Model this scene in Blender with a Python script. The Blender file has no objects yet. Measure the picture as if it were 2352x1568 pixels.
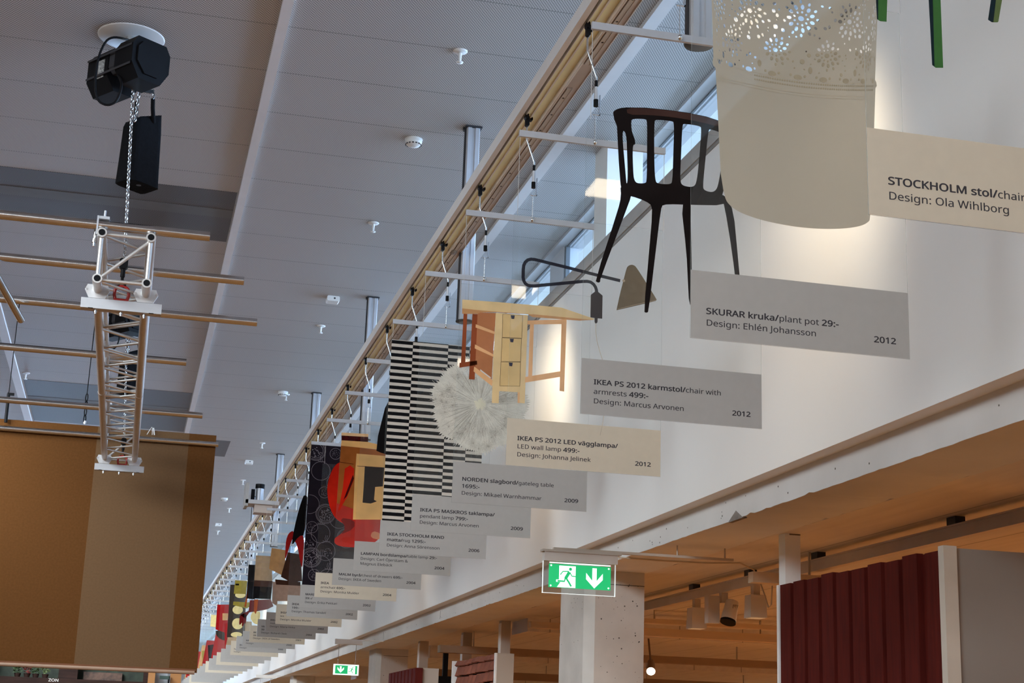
import bpy, bmesh, math, random, os
from mathutils import Vector, Matrix
random.seed(7)
SC = bpy.context.scene
COL = SC.collection
H = 1.6                                     # eye height above the floor
# ---------------------------------------------------------------- camera
FPX, CX, CY = 3582.7, 1176.0, 784.0
PITCH, YAW, ROLL = .254333, .232805, .0348966
_cy, _sy, _cp, _sp, _cr, _sr = math.cos(YAW), math.sin(YAW), math.cos(PITCH), math.sin(PITCH), math.cos(ROLL), math.sin(ROLL)
FW = Vector((_sy*_cp, _cy*_cp, _sp))
_rt = Vector((_cy, -_sy, 0)); _up = _rt.cross(FW)
RT = _cr*_rt + _sr*_up; UP = -_sr*_rt + _cr*_up
cam_d = bpy.data.cameras.new('camera'); cam_d.sensor_width = 36; cam_d.lens = FPX/2352*36
cam_d.clip_start = .05; cam_d.clip_end = 300
cam = bpy.data.objects.new('camera', cam_d); COL.objects.link(cam)
m = Matrix.Identity(4)
for i in range(3):
    m[i][0], m[i][1], m[i][2] = RT[i], UP[i], -FW[i]
m.translation = (0, 0, H)
cam.matrix_world = m
SC.camera = cam
# ---------------------------------------------------------------- view and sky
SC.view_settings.view_transform = 'Standard'; SC.view_settings.look = 'None'
SC.view_settings.gamma = 1; SC.view_settings.use_curve_mapping = False
SC.view_settings.exposure = 0.14
SC.cycles.transparent_max_bounces = 48
SC.cycles.max_bounces = 8
SC.cycles.diffuse_bounces = 4
SC.cycles.sample_clamp_indirect = 4.0
W = bpy.data.worlds.new('sky'); SC.world = W; W.use_nodes = True
_N, _L = W.node_tree.nodes, W.node_tree.links; _b = _N['Background']; _b.inputs[1].default_value = 1.0
# pale blue sky, lower part brightened to light the ceiling through the windows
_tc = _N.new('ShaderNodeTexCoord'); _sx = _N.new('ShaderNodeSeparateXYZ'); _L.new(_tc.outputs['Generated'], _sx.inputs[0])
_mr = _N.new('ShaderNodeMapRange'); _mr.inputs['From Min'].default_value = -.05; _mr.inputs['From Max'].default_value = .28; _L.new(_sx.outputs[2], _mr.inputs['Value'])
_cr2 = _N.new('ShaderNodeMixRGB'); _cr2.inputs[1].default_value = (8.6, 12.4, 17.8, 1); _cr2.inputs[2].default_value = (.66, .92, 1.18, 1); _L.new(_mr.outputs[0], _cr2.inputs[0]); _L.new(_cr2.outputs[0], _b.inputs[0])

def area(name, loc, rot, sx, sy, power, col, spread=math.pi):
    d = bpy.data.lights.new(name, 'AREA'); d.shape = 'RECTANGLE'; d.size = sx; d.size_y = sy; d.energy = power; d.color = col; d.spread = spread
    o = bpy.data.objects.new(name, d); o.location = loc; o.rotation_euler = rot; COL.objects.link(o); return o
def spot(name, loc, target, power, col, ang=60, blend=.6, rad=.04):
    d = bpy.data.lights.new(name, 'SPOT'); d.energy = power; d.color = col; d.spot_size = math.radians(ang); d.spot_blend = blend; d.shadow_soft_size = rad
    o = bpy.data.objects.new(name, d); o.location = loc
    o.rotation_euler = (Vector(target)-Vector(loc)).to_track_quat('-Z', 'Y').to_euler(); COL.objects.link(o); return o
# added fill lights without fixtures, aimed at the panels; more around the camera
def aimed(name, loc, target, sx, sy, power, col):
    o = area(name, loc, (0, 0, 0), sx, sy, power, col, 1.45); o.rotation_euler = (Vector(target)-Vector(loc)).to_track_quat('-Z', 'Y').to_euler(); return o
for i in range(10):
    p = (-3.0, -1.5+3.6*i, 4.7); aimed('hall_fill', p, (1.0, p[1]+4.2, 1.6), 2.4, 1.4, (43+4.0*i)*(1.25 if i > 4 else 1), (.87, .95, 1.0))
for p in ((-1.4, .2, 4.9), (-1.4, -3.2, 4.9), (1.0, -3.2, 4.9)): area('hall_fill', p, (0, 0, 0), 1.5, .5, 54, (.95, .95, .95))
# added out-of-view fills that warm the plank ceiling and showroom
for i in range(4):
    area('showroom_fill', ((6.2, 6.2, 9.0, 10.2)[i], 5.5+5.0*i, 2.44), (0, 0, 0), .8, .8, 112, (1, .76, .50))
# ---------------------------------------------------------------- pixel -> place helpers (frame 2352 x 1568)
def ray(px, py):
    return RT*((px-CX)/FPX) - UP*((py-CY)/FPX) + FW
def atY(px, py, Y):
    d = ray(px, py); d = d*(Y/d.y); return Vector((d.x, d.y, d.z+H))
def atX(px, py, X):
    d = ray(px, py); d = d*(X/d.x); return Vector((d.x, d.y, d.z+H))
def atZ(px, py, Z):
    d = ray(px, py); d = d*((Z-H)/d.z); return Vector((d.x, d.y, d.z+H))
# ---------------------------------------------------------------- materials
MATS = {}
def nt(m): return m.node_tree.nodes, m.node_tree.links
def mat(name, col, rough=.6, metal=0.0, var=.06, scale=8.0, bump=0.0, emit=None, es=0, spec=.5):
    if name in MATS: return MATS[name]
    m = bpy.data.materials.new(name); m.use_nodes = True; N, L = nt(m); b = N['Principled BSDF']
    b.inputs['Roughness'].default_value = rough; b.inputs['Metallic'].default_value = metal; b.inputs['Specular IOR Level'].default_value = spec
    tc = N.new('ShaderNodeTexCoord'); no = N.new('ShaderNodeTexNoise'); no.inputs['Scale'].default_value = scale; no.inputs['Detail'].default_value = 4
    L.new(tc.outputs['Object'], no.inputs['Vector'])
    r = N.new('ShaderNodeValToRGB')
    r.color_ramp.elements[0].position = .3; r.color_ramp.elements[1].position = .7
    r.color_ramp.elements[0].color = tuple(max(0, c*(1-var)) for c in col)+(1,)
    r.color_ramp.elements[1].color = tuple(min(1, c*(1+var)) for c in col)+(1,)
    L.new(no.outputs['Fac'], r.inputs['Fac']); L.new(r.outputs['Color'], b.inputs['Base Color'])
    if bump:
        bp = N.new('ShaderNodeBump'); bp.inputs['Strength'].default_value = bump; bp.inputs['Distance'].default_value = .01
        L.new(no.outputs['Fac'], bp.inputs['Height']); L.new(bp.outputs['Normal'], b.inputs['Normal'])
    if emit:
        b.inputs['Emission Color'].default_value = emit+(1,); b.inputs['Emission Strength'].default_value = es
    MATS[name] = m; return m
def srgb(r, g, b):
    f = lambda c: (c/255/12.92) if c/255 <= .04045 else ((c/255+.055)/1.055)**2.4
    return (f(r), f(g), f(b))
def clear_mat(name, tint, gl=.04, rough=.02, veil=0.0, veilcol=(.8, .85, .85)):
    """clear sheet: passes light straight through, mirrors a little (more at grazing angles)"""
    m = bpy.data.materials.new(name); m.use_nodes = True; N, L = nt(m); N.remove(N['Principled BSDF'])
    t = N.new('ShaderNodeBsdfTransparent'); t.inputs[0].default_value = tint+(1,)
    g = N.new('ShaderNodeBsdfGlossy'); g.inputs['Roughness'].default_value = rough
    lw = N.new('ShaderNodeFresnel'); lw.inputs['IOR'].default_value = 1.49
    ge = N.new('ShaderNodeNewGeometry'); fr = N.new('ShaderNodeMath'); fr.operation = 'SUBTRACT'; fr.inputs[0].default_value = 1; L.new(ge.outputs['Backfacing'], fr.inputs[1])
    mu = N.new('ShaderNodeMath'); mu.operation = 'MULTIPLY'; L.new(lw.outputs[0], mu.inputs[0]); L.new(fr.outputs[0], mu.inputs[1])
    mx = N.new('ShaderNodeMixShader'); L.new(mu.outputs[0], mx.inputs[0]); L.new(t.outputs[0], mx.inputs[1]); L.new(g.outputs[0], mx.inputs[2])
    out = N['Material Output']
    if veil:
        d = N.new('ShaderNodeBsdfDiffuse'); d.inputs[0].default_value = veilcol+(1,)
        m2 = N.new('ShaderNodeMixShader'); m2.inputs[0].default_value = veil
        L.new(mx.outputs[0], m2.inputs[1]); L.new(d.outputs[0], m2.inputs[2]); L.new(m2.outputs[0], out.inputs[0])
    else: L.new(mx.outputs[0], out.inputs[0])
    MATS[name] = m; return m
def print_mat(name, col, through=.08, trans=.25, var=.08, scale=30.0, rough=.35):
    """ink on a clear sheet: mostly opaque, a little light comes through from behind"""
    if name in MATS: return MATS[name]
    m = bpy.data.materials.new(name); m.use_nodes = True; N, L = nt(m); N.remove(N['Principled BSDF'])
    tc = N.new('ShaderNodeTexCoord'); no = N.new('ShaderNodeTexNoise'); no.inputs['Scale'].default_value = scale; no.inputs['Detail'].default_value = 3
    L.new(tc.outputs['Object'], no.inputs['Vector'])
    r = N.new('ShaderNodeValToRGB'); r.color_ramp.elements[0].position = .3; r.color_ramp.elements[1].position = .7
    r.color_ramp.elements[0].color = tuple(c*(1-var) for c in col)+(1,); r.color_ramp.elements[1].color = tuple(min(1, c*(1+var)) for c in col)+(1,)
    L.new(no.outputs['Fac'], r.inputs['Fac'])
    d = N.new('ShaderNodeBsdfDiffuse'); L.new(r.outputs[0], d.inputs[0])
    tl = N.new('ShaderNodeBsdfTranslucent'); L.new(r.outputs[0], tl.inputs[0])
    m1 = N.new('ShaderNodeMixShader'); m1.inputs[0].default_value = trans; L.new(d.outputs[0], m1.inputs[1]); L.new(tl.outputs[0], m1.inputs[2])
    t = N.new('ShaderNodeBsdfTransparent')
    m2 = N.new('ShaderNodeMixShader'); m2.inputs[0].default_value = through; L.new(m1.outputs[0], m2.inputs[1]); L.new(t.outputs[0], m2.inputs[2])
    L.new(m2.outputs[0], N['Material Output'].inputs[0]); MATS[name] = m; return m
def wood_mat(name, c1, c2, axis='X', scale=3.0, stretch=12.0, rough=.5, spec=.5):
    if name in MATS: return MATS[name]
    m = bpy.data.materials.new(name); m.use_nodes = True; N, L = nt(m); b = N['Principled BSDF']; b.inputs['Roughness'].default_value = rough; b.inputs['Specular IOR Level'].default_value = spec
    tc = N.new('ShaderNodeTexCoord'); mp = N.new('ShaderNodeMapping'); s = [stretch]*3; s['XYZ'.index(axis)] = 1.0
    mp.inputs['Scale'].default_value = s; L.new(tc.outputs['Object'], mp.inputs[0])
    no = N.new('ShaderNodeTexNoise'); no.inputs['Scale'].default_value = scale; no.inputs['Detail'].default_value = 6; L.new(mp.outputs[0], no.inputs['Vector'])
    r = N.new('ShaderNodeValToRGB'); r.color_ramp.elements[0].position = .35; r.color_ramp.elements[1].position = .65
    r.color_ramp.elements[0].color = c1+(1,); r.color_ramp.elements[1].color = c2+(1,)
    L.new(no.outputs['Fac'], r.inputs[0]); L.new(r.outputs[0], b.inputs['Base Color']); MATS[name] = m; return m

def mesh_ceiling_mat(name, light, dark, per=.018, hole=.5):
    """expanded-metal ceiling sheets: rows of diamond holes, sheet joints every 0.59 m"""
    m = bpy.data.materials.new(name); m.use_nodes = True; N, L = nt(m); b = N['Principled BSDF']; b.inputs['Roughness'].default_value = .55
    tc = N.new('ShaderNodeTexCoord'); sp = N.new('ShaderNodeSeparateXYZ'); L.new(tc.outputs['Object'], sp.inputs[0])
    def M(op, a, c=None):
        n = N.new('ShaderNodeMath'); n.operation = op
        for i, v in enumerate((a, c)):
            if v is None: continue
            if isinstance(v, (int, float)): n.inputs[i].default_value = v
            else: L.new(v, n.inputs[i])
        return n.outputs[0]
    x, y = sp.outputs[0], sp.outputs[1]
    k = 2*math.pi/per
    sx = M('COSINE', M('MULTIPLY', x, k*1.54)); sy = M('COSINE', M('MULTIPLY', y, k))
    v = M('MULTIPLY', sx, sy)
    v = M('MULTIPLY_ADD', v, .5); v.node.inputs[2].default_value = .5
    r = N.new('ShaderNodeValToRGB'); r.color_ramp.elements[0].position = hole-.12; r.color_ramp.elements[1].position = hole+.12
    r.color_ramp.elements[0].color = light+(1,); r.color_ramp.elements[1].color = dark+(1,); L.new(v, r.inputs[0])
    # joints
    f = M('FRACT', M('DIVIDE', M('ADD', y, .12), .5905))
    j = M('LESS_THAN', f, .018)
    mx = N.new('ShaderNodeMixRGB'); L.new(j, mx.inputs[0]); L.new(r.outputs[0], mx.inputs[1]); mx.inputs[2].default_value = tuple(c*.45 for c in light)+(1,)
    L.new(mx.outputs[0], b.inputs['Base Color'])
    MATS[name] = m; return m
# ---------------------------------------------------------------- object helpers
def tag(o, label=None, cat=None, group=None, kind=None):
    if label: o['label'] = label
    if cat: o['category'] = cat
    if group: o['group'] = group
    if kind: o['kind'] = kind
    return o
def empty(name, loc, label=None, cat=None, group=None, rz=0):
    o = bpy.data.objects.new(name, None); o.empty_display_size = .1; o.location = loc; o.rotation_euler = (0, 0, rz); COL.objects.link(o)
    return tag(o, label, cat, group)
class MB:
    """collects shapes (world coordinates) into one mesh"""
    def __init__(s): s.v = []; s.f = []; s.mi = []; s.sm = []
    def add(s, vs, fs, mi=0, smooth=False):
        o = len(s.v); s.v += [Vector(p) for p in vs]
        for f in fs: s.f.append([i+o for i in f]); s.mi.append(mi); s.sm.append(smooth)
        return s
    def box(s, a, b, mi=0):
        x0, y0, z0 = a; x1, y1, z1 = b
        x0, x1 = min(x0, x1), max(x0, x1); y0, y1 = min(y0, y1), max(y0, y1); z0, z1 = min(z0, z1), max(z0, z1)
        return s.add([(x0,y0,z0),(x1,y0,z0),(x1,y1,z0),(x0,y1,z0),(x0,y0,z1),(x1,y0,z1),(x1,y1,z1),(x0,y1,z1)],
                     [(0,3,2,1),(4,5,6,7),(0,1,5,4),(1,2,6,5),(2,3,7,6),(3,0,4,7)], mi)
    def cbox(s, c, sz, mi=0, rz=0, ch=0.0):
        """centred box, optional turn about Z and chamfered long edges (in XZ outline)"""
        cx, cy, cz = c; hx, hy, hz = [q/2 for q in sz]
        if ch: out = [(-hx+ch,-hz),(hx-ch,-hz),(hx,-hz+ch),(hx,hz-ch),(hx-ch,hz),(-hx+ch,hz),(-hx,hz-ch),(-hx,-hz+ch)]
        else: out = [(-hx,-hz),(hx,-hz),(hx,hz),(-hx,hz)]
        n = len(out); R = Matrix.Rotation(rz, 3, 'Z'); vs = []
        for yy in (-hy, hy):
            for (x, z) in out: vs.append(R @ Vector((x, yy, z)) + Vector(c))
        fs = [list(range(n)), list(range(2*n-1, n-1, -1))]+[(i, i+n, (i+1) % n+n, (i+1) % n) for i in range(n)]
        return s.add(vs, fs, mi)
    def cyl(s, a, b, r, n=16, mi=0, r2=None, cap=True):
        a = Vector(a); b = Vector(b); d = (b-a).normalized(); r2 = r if r2 is None else r2
        u = d.orthogonal().normalized(); w = d.cross(u)
        vs = []
        for p, q in ((a, r), (b, r2)):
            for i in range(n):
                t = 2*math.pi*i/n; vs.append(p + (u*math.cos(t)+w*math.sin(t))*q)
        s.add(vs, [(i, (i+1) % n, (i+1) % n+n, i+n) for i in range(n)], mi, True)
        if cap: s.add(vs, [list(range(n-1, -1, -1)), list(range(n, 2*n))], mi)
        return s
    def tube(s, pts, r, n=8, mi=0):
        pts = [Vector(p) for p in pts]; rings = []; u = None
        for i, p in enumerate(pts):
            d = (pts[min(i+1, len(pts)-1)]-pts[max(i-1, 0)]).normalized()
            u = d.orthogonal().normalized() if u is None else (u-d*u.dot(d)).normalized()
            w = d.cross(u); rings.append([p+(u*math.cos(2*math.pi*k/n)+w*math.sin(2*math.pi*k/n))*r for k in range(n)])
        vs = [q for g in rings for q in g]; fs = []
        for i in range(len(pts)-1):
            for k in range(n): fs.append((i*n+k, i*n+(k+1) % n, (i+1)*n+(k+1) % n, (i+1)*n+k))
        s.add(vs, fs, mi, True); s.add(vs, [list(range(n-1, -1, -1)), [len(vs)-n+k for k in range(n)]], mi); return s
    def lathe(s, prof, c, n=24, mi=0, axis='Z'):
        c = Vector(c); vs = []
        for (r, h) in prof:
            for i in range(n):
                t = 2*math.pi*i/n; x, y = r*math.cos(t), r*math.sin(t)
                vs.append(c+(Vector((x, y, h)) if axis == 'Z' else Vector((x, h, y)) if axis == 'Y' else Vector((h, x, y))))
        fs = []
        for j in range(len(prof)-1):
            for i in range(n): fs.append((j*n+i, j*n+(i+1) % n, (j+1)*n+(i+1) % n, (j+1)*n+i))
        s.add(vs, fs, mi, True); s.add(vs, [list(range(n-1, -1, -1)), [len(vs)-n+k for k in range(n)]], mi); return s
    def prism(s, poly, y0, y1, mi=0, map=None):
        """outline in (x, z) pulled along y; map() can re-place it"""
        n = len(poly); vs = [(x, y0, z) for x, z in poly]+[(x, y1, z) for x, z in poly]
        if map: vs = [map(p) for p in vs]
        return s.add(vs, [list(range(n)), list(range(2*n-1, n-1, -1))]+[(i, i+n, (i+1) % n+n, (i+1) % n) for i in range(n)], mi)
    def build(s, name, mats, parent=None, fixn=True):
        me = bpy.data.meshes.new(name); off = Vector((0, 0, 0)); inv = None
        if parent is not None:
            inv = world_of(parent).inverted()
        vs = [inv @ p for p in s.v] if inv is not None else s.v
        me.from_pydata([tuple(p) for p in vs], [], s.f)
        for mm in (mats if isinstance(mats, (list, tuple)) else [mats]): me.materials.append(mm)
        for p, i, q in zip(me.polygons, s.mi, s.sm): p.material_index = i; p.use_smooth = q
        me.update()
        if fixn:
            bm = bmesh.new(); bm.from_mesh(me); bmesh.ops.recalc_face_normals(bm, faces=bm.faces); bm.to_mesh(me); bm.free()
        o = bpy.data.objects.new(name, me); COL.objects.link(o)
        if parent is not None: o.parent = parent
        return o
def world_of(o):
    m = Matrix.LocRotScale(o.location, o.rotation_euler, o.scale)
    return world_of(o.parent) @ m if o.parent else m
def children(o): return [c for c in COL.objects if c.parent == o]
KIDS = None
def copy_tree(o, parent=None, skip=()):
    c = o.copy(); COL.objects.link(c)
    if parent is not None: c.parent = parent
    for ch in list(o.children):
        copy_tree(ch, c)
    return c
def struct(o): o['kind'] = 'structure'; return o
# ---------------------------------------------------------------- shared materials
M_white = mat('white_paint', (.80, .80, .79), .55, var=.02, scale=2.0, bump=.05)
M_wallwhite = mat('wall_plaster_white', (.83, .83, .82), .6, var=.015, scale=1.2, bump=.03)
M_trim = mat('ceiling_trim_paint', (.76, .75, .74), .5, var=.02)
M_alu = mat('aluminium', (.72, .73, .75), .32, 1.0, var=.05, scale=20)
M_aluflat = mat('anodised_aluminium', (.50, .51, .54), .42, .35, var=.03, scale=15)
M_pipe = mat('brushed_tube', (.60, .60, .60), .20, 1.0, var=.06, scale=18)
M_steel = mat('zinc_steel', (.70, .72, .74), .25, 1.0, var=.08, scale=40)
M_black = mat('black_plastic', (.006, .006, .007), .5, var=.2, spec=.10)
M_blackcloth = mat('black_cloth', (.005, .005, .006), .95, spec=.1, var=.2, scale=60, bump=.3)
M_darkgrey = mat('dark_grey_plastic', (.035, .035, .04), .5, spec=.3)
M_red = mat('red_enamel', (.33, .012, .008), .35)
M_white_pl = mat('white_plastic', (.78, .78, .76), .4, var=.02)
M_reflect = mat('rail_reflector', (.92, .92, .62), .45, .0, var=.05, scale=6)
M_rail_lip = mat('rail_lip', (.80, .77, .72), .45)
M_rail_low = mat('rail_channel', (.48, .42, .38), .5, .0, var=.05)
M_rail_dark = mat('rail_groove', (.06, .05, .045), .6)
# ---------------------------------------------------------------- setting
ZC, XW, XG = 5.2, 2.36, 2.90         # ceiling height, lower wall face, clerestory glass line
Y0, Y1, XL, XR = -5.0, 48.0, -9.0, 11.0
mesh_l = mesh_ceiling_mat('perforated_ceiling', (.62, .61, .60), (.20, .19, .185), per=.0234, hole=.56)
mesh_d = mesh_ceiling_mat('open_mesh_ceiling', (.20, .19, .185), (.012, .012, .012), per=.0234, hole=.42)
def slab(name, a, b, m): return struct(MB().box(a, b).build(name, m))
# ceiling in sheets around the two darker open-mesh strips
DX0, DX1 = -1.30, .465
bands = [(10.24, 11.37, DX0, DX1), (16.9, 19.2, DX0, DX1), (19.6, 20.75, DX1+.1, 1.06)]
mb = MB()
mb.box((XL, Y0, ZC), (DX0, Y1, ZC+.05)); mb.box((DX1, Y0, ZC), (XG+.1, Y1, ZC+.05))
mb.box((DX0, Y0, ZC), (DX1, 10.24, ZC+.05)); mb.box((DX0, 11.37, ZC), (DX1, 16.9, ZC+.05)); mb.box((DX0, 19.2, ZC), (DX1, Y1, ZC+.05))
struct(mb.build('ceiling', mesh_l))
mb = MB()
for (a, b, x0, x1) in bands[:2]: mb.box((x0, a, ZC-.002), (x1, b, ZC+.04))
mb.box((.60, 19.6, ZC-.003), (1.06, 20.75, ZC+.0))
struct(mb.build('ceiling_open_mesh', mesh_d))
# pale beams seen through the open mesh
mb = MB()
mb.box((DX0, 10.62, ZC-.004), (DX1, 10.80, ZC-.002)); mb.box((DX0, 17.75, ZC-.004), (DX1, 18.0, ZC-.002))
struct(mb.build('trim_beam', mat('beam_behind_mesh', (.12, .117, .112), .6)))
# ceiling trims running down the hall
for i, (x0, x1) in enumerate([(-1.40, -1.32), (.475, .528), (2.275, 2.345)]):
    struct(MB().box((x0, Y0, ZC-.028), (x1, Y1, ZC)).build('trim_%d' % (i+1), M_trim))
M_floor = wood_mat('oak_floor', (.38, .165, .045), (.50, .235, .065), 'Y', 2.0, 14)
slab('floor', (XL, Y0, -.1), (XR, Y1, 0), M_floor)
M_hallwall = mat('hall_wall_paint', (.62, .58, .53), .7, var=.03, scale=1)
slab('wall_back', (XL, Y0-.2, 0), (XR, Y0, ZC+.05), M_hallwall)
mb = MB(); mb.box((XL, Y1, 0), (-6.5, Y1+.2, ZC+.05)); mb.box((-.5, Y1, 0), (XR, Y1+.2, ZC+.05)); mb.box((-6.5, Y1, 0), (-.5, Y1+.2, .5)); mb.box((-6.5, Y1, 4.9), (-.5, Y1+.2, ZC+.05))
struct(mb.build('wall_far', M_hallwall))
slab('wall_left', (XL-.2, Y0, 0), (XL, Y1, ZC+.05), M_hallwall)
# right wall: white upper wall standing on a concrete beam
LEDGE, WTOP = 2.668, 4.32
mb = MB(); mb.box((XW, Y0, LEDGE), (XW+.16, Y1, WTOP-.075))
struct(mb.build('wall_right', M_wallwhite))
struct(MB().box((XW-.010, Y0, WTOP-.075), (XW+.20, Y1, WTOP)).build('trim_4', mat('sill_cap', (.40, .39, .37), .5)))
struct(MB().box((XW-.004, Y0, WTOP-.092), (XW, Y1, WTOP-.075)).build('trim_5', mat('sill_shade_paint', (.22, .21, .2), .5)))  # dark strip painted in for the shade line under the sill cap
SOF = 2.553
# concrete beam, its lower edge a little ragged
conc = mat('white_concrete', (.66, .655, .645), .75, var=.05, scale=3.5, bump=.25)
mb = MB(); n = 1300; vs = []; fs = []
for i in range(n+1):
    y = Y0+(Y1-Y0)*i/n
    j = random.uniform(-.0025, .0025)+(random.uniform(.006, .014) if random.random() < .03 else 0)
    vs += [(XW+.07, y, LEDGE), (XW+.07, y, SOF+j*.5), (XW+.40, y, SOF+j*.5), (XW+.40, y, LEDGE)]
for i in range(n):
    a = i*4
    for k in range(4): fs.append((a+k, a+(k+1) % 4, a+4+(k+1) % 4, a+4+k))
mb.add(vs, fs); struct(mb.build('beam_right', conc))
# small blow holes and joints in the concrete face
mb = MB(); rr = random.Random(3)
for i in range(60):
    y = rr.uniform(3.2, 16); z = rr.uniform(SOF+.012, LEDGE-.03); r = rr.uniform(.0015, .0045)
    mb.cyl((XW+.0695, y, z), (XW+.071, y, z), r, 8)
for y in (8.02, 12.4, 15.2): mb.box((XW+.069, y, SOF+.02), (XW+.0705, y+.006, LEDGE-.03))
struct(mb.build('beam_right_blow_holes', mat('concrete_pit', (.10, .09, .08), .9)))
# a broken corner on the lower edge
cq = [atX(1672, 1200, XW+.069), atX(1706, 1188, XW+.069), atX(1690, 1172, XW+.069)]
mb = MB(); mb.add([tuple(v) for v in cq]+[(v.x+.02, v.y, v.z) for v in cq], [(0, 1, 2), (3, 5, 4), (0, 3, 4, 1), (1, 4, 5, 2), (2, 5, 3, 0)])
struct(mb.build('beam_right_chip', mat('raw_concrete', (.24, .21, .19), .95, var=.2, scale=30, bump=.5)))
# clerestory window: head, mullions, glass
M_frame = mat('window_frame_paint', (.58, .60, .63), .5, var=.02)
M_dark = mat('window_gasket', (.10, .12, .14), .5)
glass = clear_mat('window_glass', (.96, .98, 1.0))
struct(MB().box((-6.5, Y1+.08, .5), (-.5, Y1+.095, 4.9)).build('far_fill_window', glass))  # unseen end window, added to brighten the far ceiling
mb = MB()
for xx in (-6.5, -5.0, -3.54, -2.05, -.56): mb.box((xx, Y1+.04, .5), (xx+.06, Y1+.14, 4.9))
struct(mb.build('far_fill_window_frame', M_frame))
struct(MB().box((2.815, Y0, 5.178), (XG+.12, Y1, ZC)).build('window_1_head', M_frame))
struct(MB().box((XG-.012, Y0, 5.166), (XG+.0, Y1, 5.178)).build('window_1_gasket', M_dark))
struct(MB().box((XG+.02, Y0, 4.20), (XG+.035, Y1, 5.178)).build('window_1', glass))
struct(MB().box((XW+.16, Y0, 4.10), (XG+.10, Y1, 4.20)).build('window_1_sill', M_white))
for i, y in enumerate([3.9, 10.57, 14.4, 18.2, 22.1, 26.0, 30, 34, 38]):
    struct(MB().box((XG-.03, y, 4.20), (XG+.09, y+.36, 5.178)).build('window_1_pier', M_frame))
    struct(MB().box((XG-.02, y-.045, 4.20), (XG+.01, y, 5.178)).build('window_1_mullion', M_dark))
# pier column standing on the ledge behind the wall top
c0 = atZ(1372, 348, ZC); c1 = atZ(1396, 322, ZC); c2 = atZ(1475, 335, ZC)
struct(MB().box((c1.x, c1.y, 4.20), (c2.x, c1.y+.26, ZC)).build('column_window', mat('column_white', (.80, .79, .75), .6, var=.02)))
struct(MB().box((c1.x, c1.y+11.6, 4.20), (c2.x, c1.y+11.86, ZC)).build('column_window', MATS['column_white']))
# ---------------------------------------------------------------- showroom under the low ceiling
def plank_mat(name, c1, c2, pitch=.52):
    m = wood_mat(name, c1, c2, 'Y', 1.6, 10, .6); N, L = nt(m); b = N['Principled BSDF']
    tc = N.new('ShaderNodeTexCoord'); sp = N.new('ShaderNodeSeparateXYZ'); L.new(tc.outputs['Object'], sp.inputs[0])
    d = N.new('ShaderNodeMath'); d.operation = 'DIVIDE'; L.new(sp.outputs[0], d.inputs[0]); d.inputs[1].default_value = pitch
    f = N.new('ShaderNodeMath'); f.operation = 'FRACT'; L.new(d.outputs[0], f.inputs[0])
    l = N.new('ShaderNodeMath'); l.operation = 'LESS_THAN'; L.new(f.outputs[0], l.inputs[0]); l.inputs[1].default_value = .02
    mx = N.new('ShaderNodeMixRGB'); L.new(l.outputs[0], mx.inputs[0]); src = b.inputs['Base Color'].links[0].from_socket
    L.new(src, mx.inputs[1]); mx.inputs[2].default_value = tuple(c*.55 for c in c1)+(1,); L.new(mx.outputs[0], b.inputs['Base Color']); return m
M_soff = plank_mat('plank_ceiling', (.60, .545, .49), (.67, .615, .555))
slab('ceiling_low', (XW+.40, Y0, SOF), (XR, Y1, SOF+.1), M_soff)
# down-stand beams across the low ceiling further back
M_beam = wood_mat('warm_painted_wood', (.60, .47, .33), (.68, .54, .39), 'X', 2, 10, .6)
slab('beam_low_1', (2.95, 11.6, SOF-.10), (XR, 12.1, SOF), M_soff)
slab('beam_low_2', (2.95, 15.5, SOF-.12), (XR, 16.0, SOF), M_soff)
slab('beam_low_3', (2.95, 20.5, SOF-.16), (XR, 21.0, SOF), M_soff)
slab('wall_showroom', (XR-.2, Y0, 0), (XR, Y1, SOF), M_hallwall)
slab('wall_showroom_far', (3.0, 32, 0), (XR-.2, 32.2, SOF), mat('far_showroom_paint', (.30, .22, .15), .7))
# concrete columns
M_col = mat('bare_concrete', (.56, .53, .49), .8, var=.08, scale=6, bump=.35)
def conc_column(x0, y0, w=.33, d=.52, name='column_concrete', pits=0, seed=1):
    ch = .05
    pts = [(x0+ch, y0), (x0+w, y0), (x0+w, y0+d), (x0, y0+d), (x0, y0+ch)]
    n = len(pts); vs = [(x, y, 0) for x, y in pts]+[(x, y, SOF) for x, y in pts]
    o = MB().add(vs, [list(range(n)), list(range(n, 2*n))]+[(i, (i+1) % n, (i+1) % n+n, i+n) for i in range(n)]).build(name, M_col); struct(o)
    if pits:
        mb = MB(); r = random.Random(seed)
        for i in range(pits):
            x = r.uniform(x0+ch+.01, x0+w-.01); z = r.uniform(1.95, SOF-.06); q = r.choice([.0014, .0014, .002, .002, .003, .0042])
            mb.cyl((x, y0-.0008, z), (x, y0+.001, z), q, 7)
            if i % 4 == 0: yy = r.uniform(y0+ch+.01, y0+d); mb.cyl((x0-.0008, yy, z), (x0+.001, yy, z), .0025, 6)
        mb.box((x0+ch+.02, y0-.001, SOF-.075), (x0+w, y0+.001, SOF-.071))
        struct(mb.build(name+'_pits', MATS['concrete_pit']))
conc_column(2.415, 8.22, pits=44)
conc_column(2.56, 16.4, seed=4, pits=24)
conc_column(2.56, 24.5)
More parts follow.
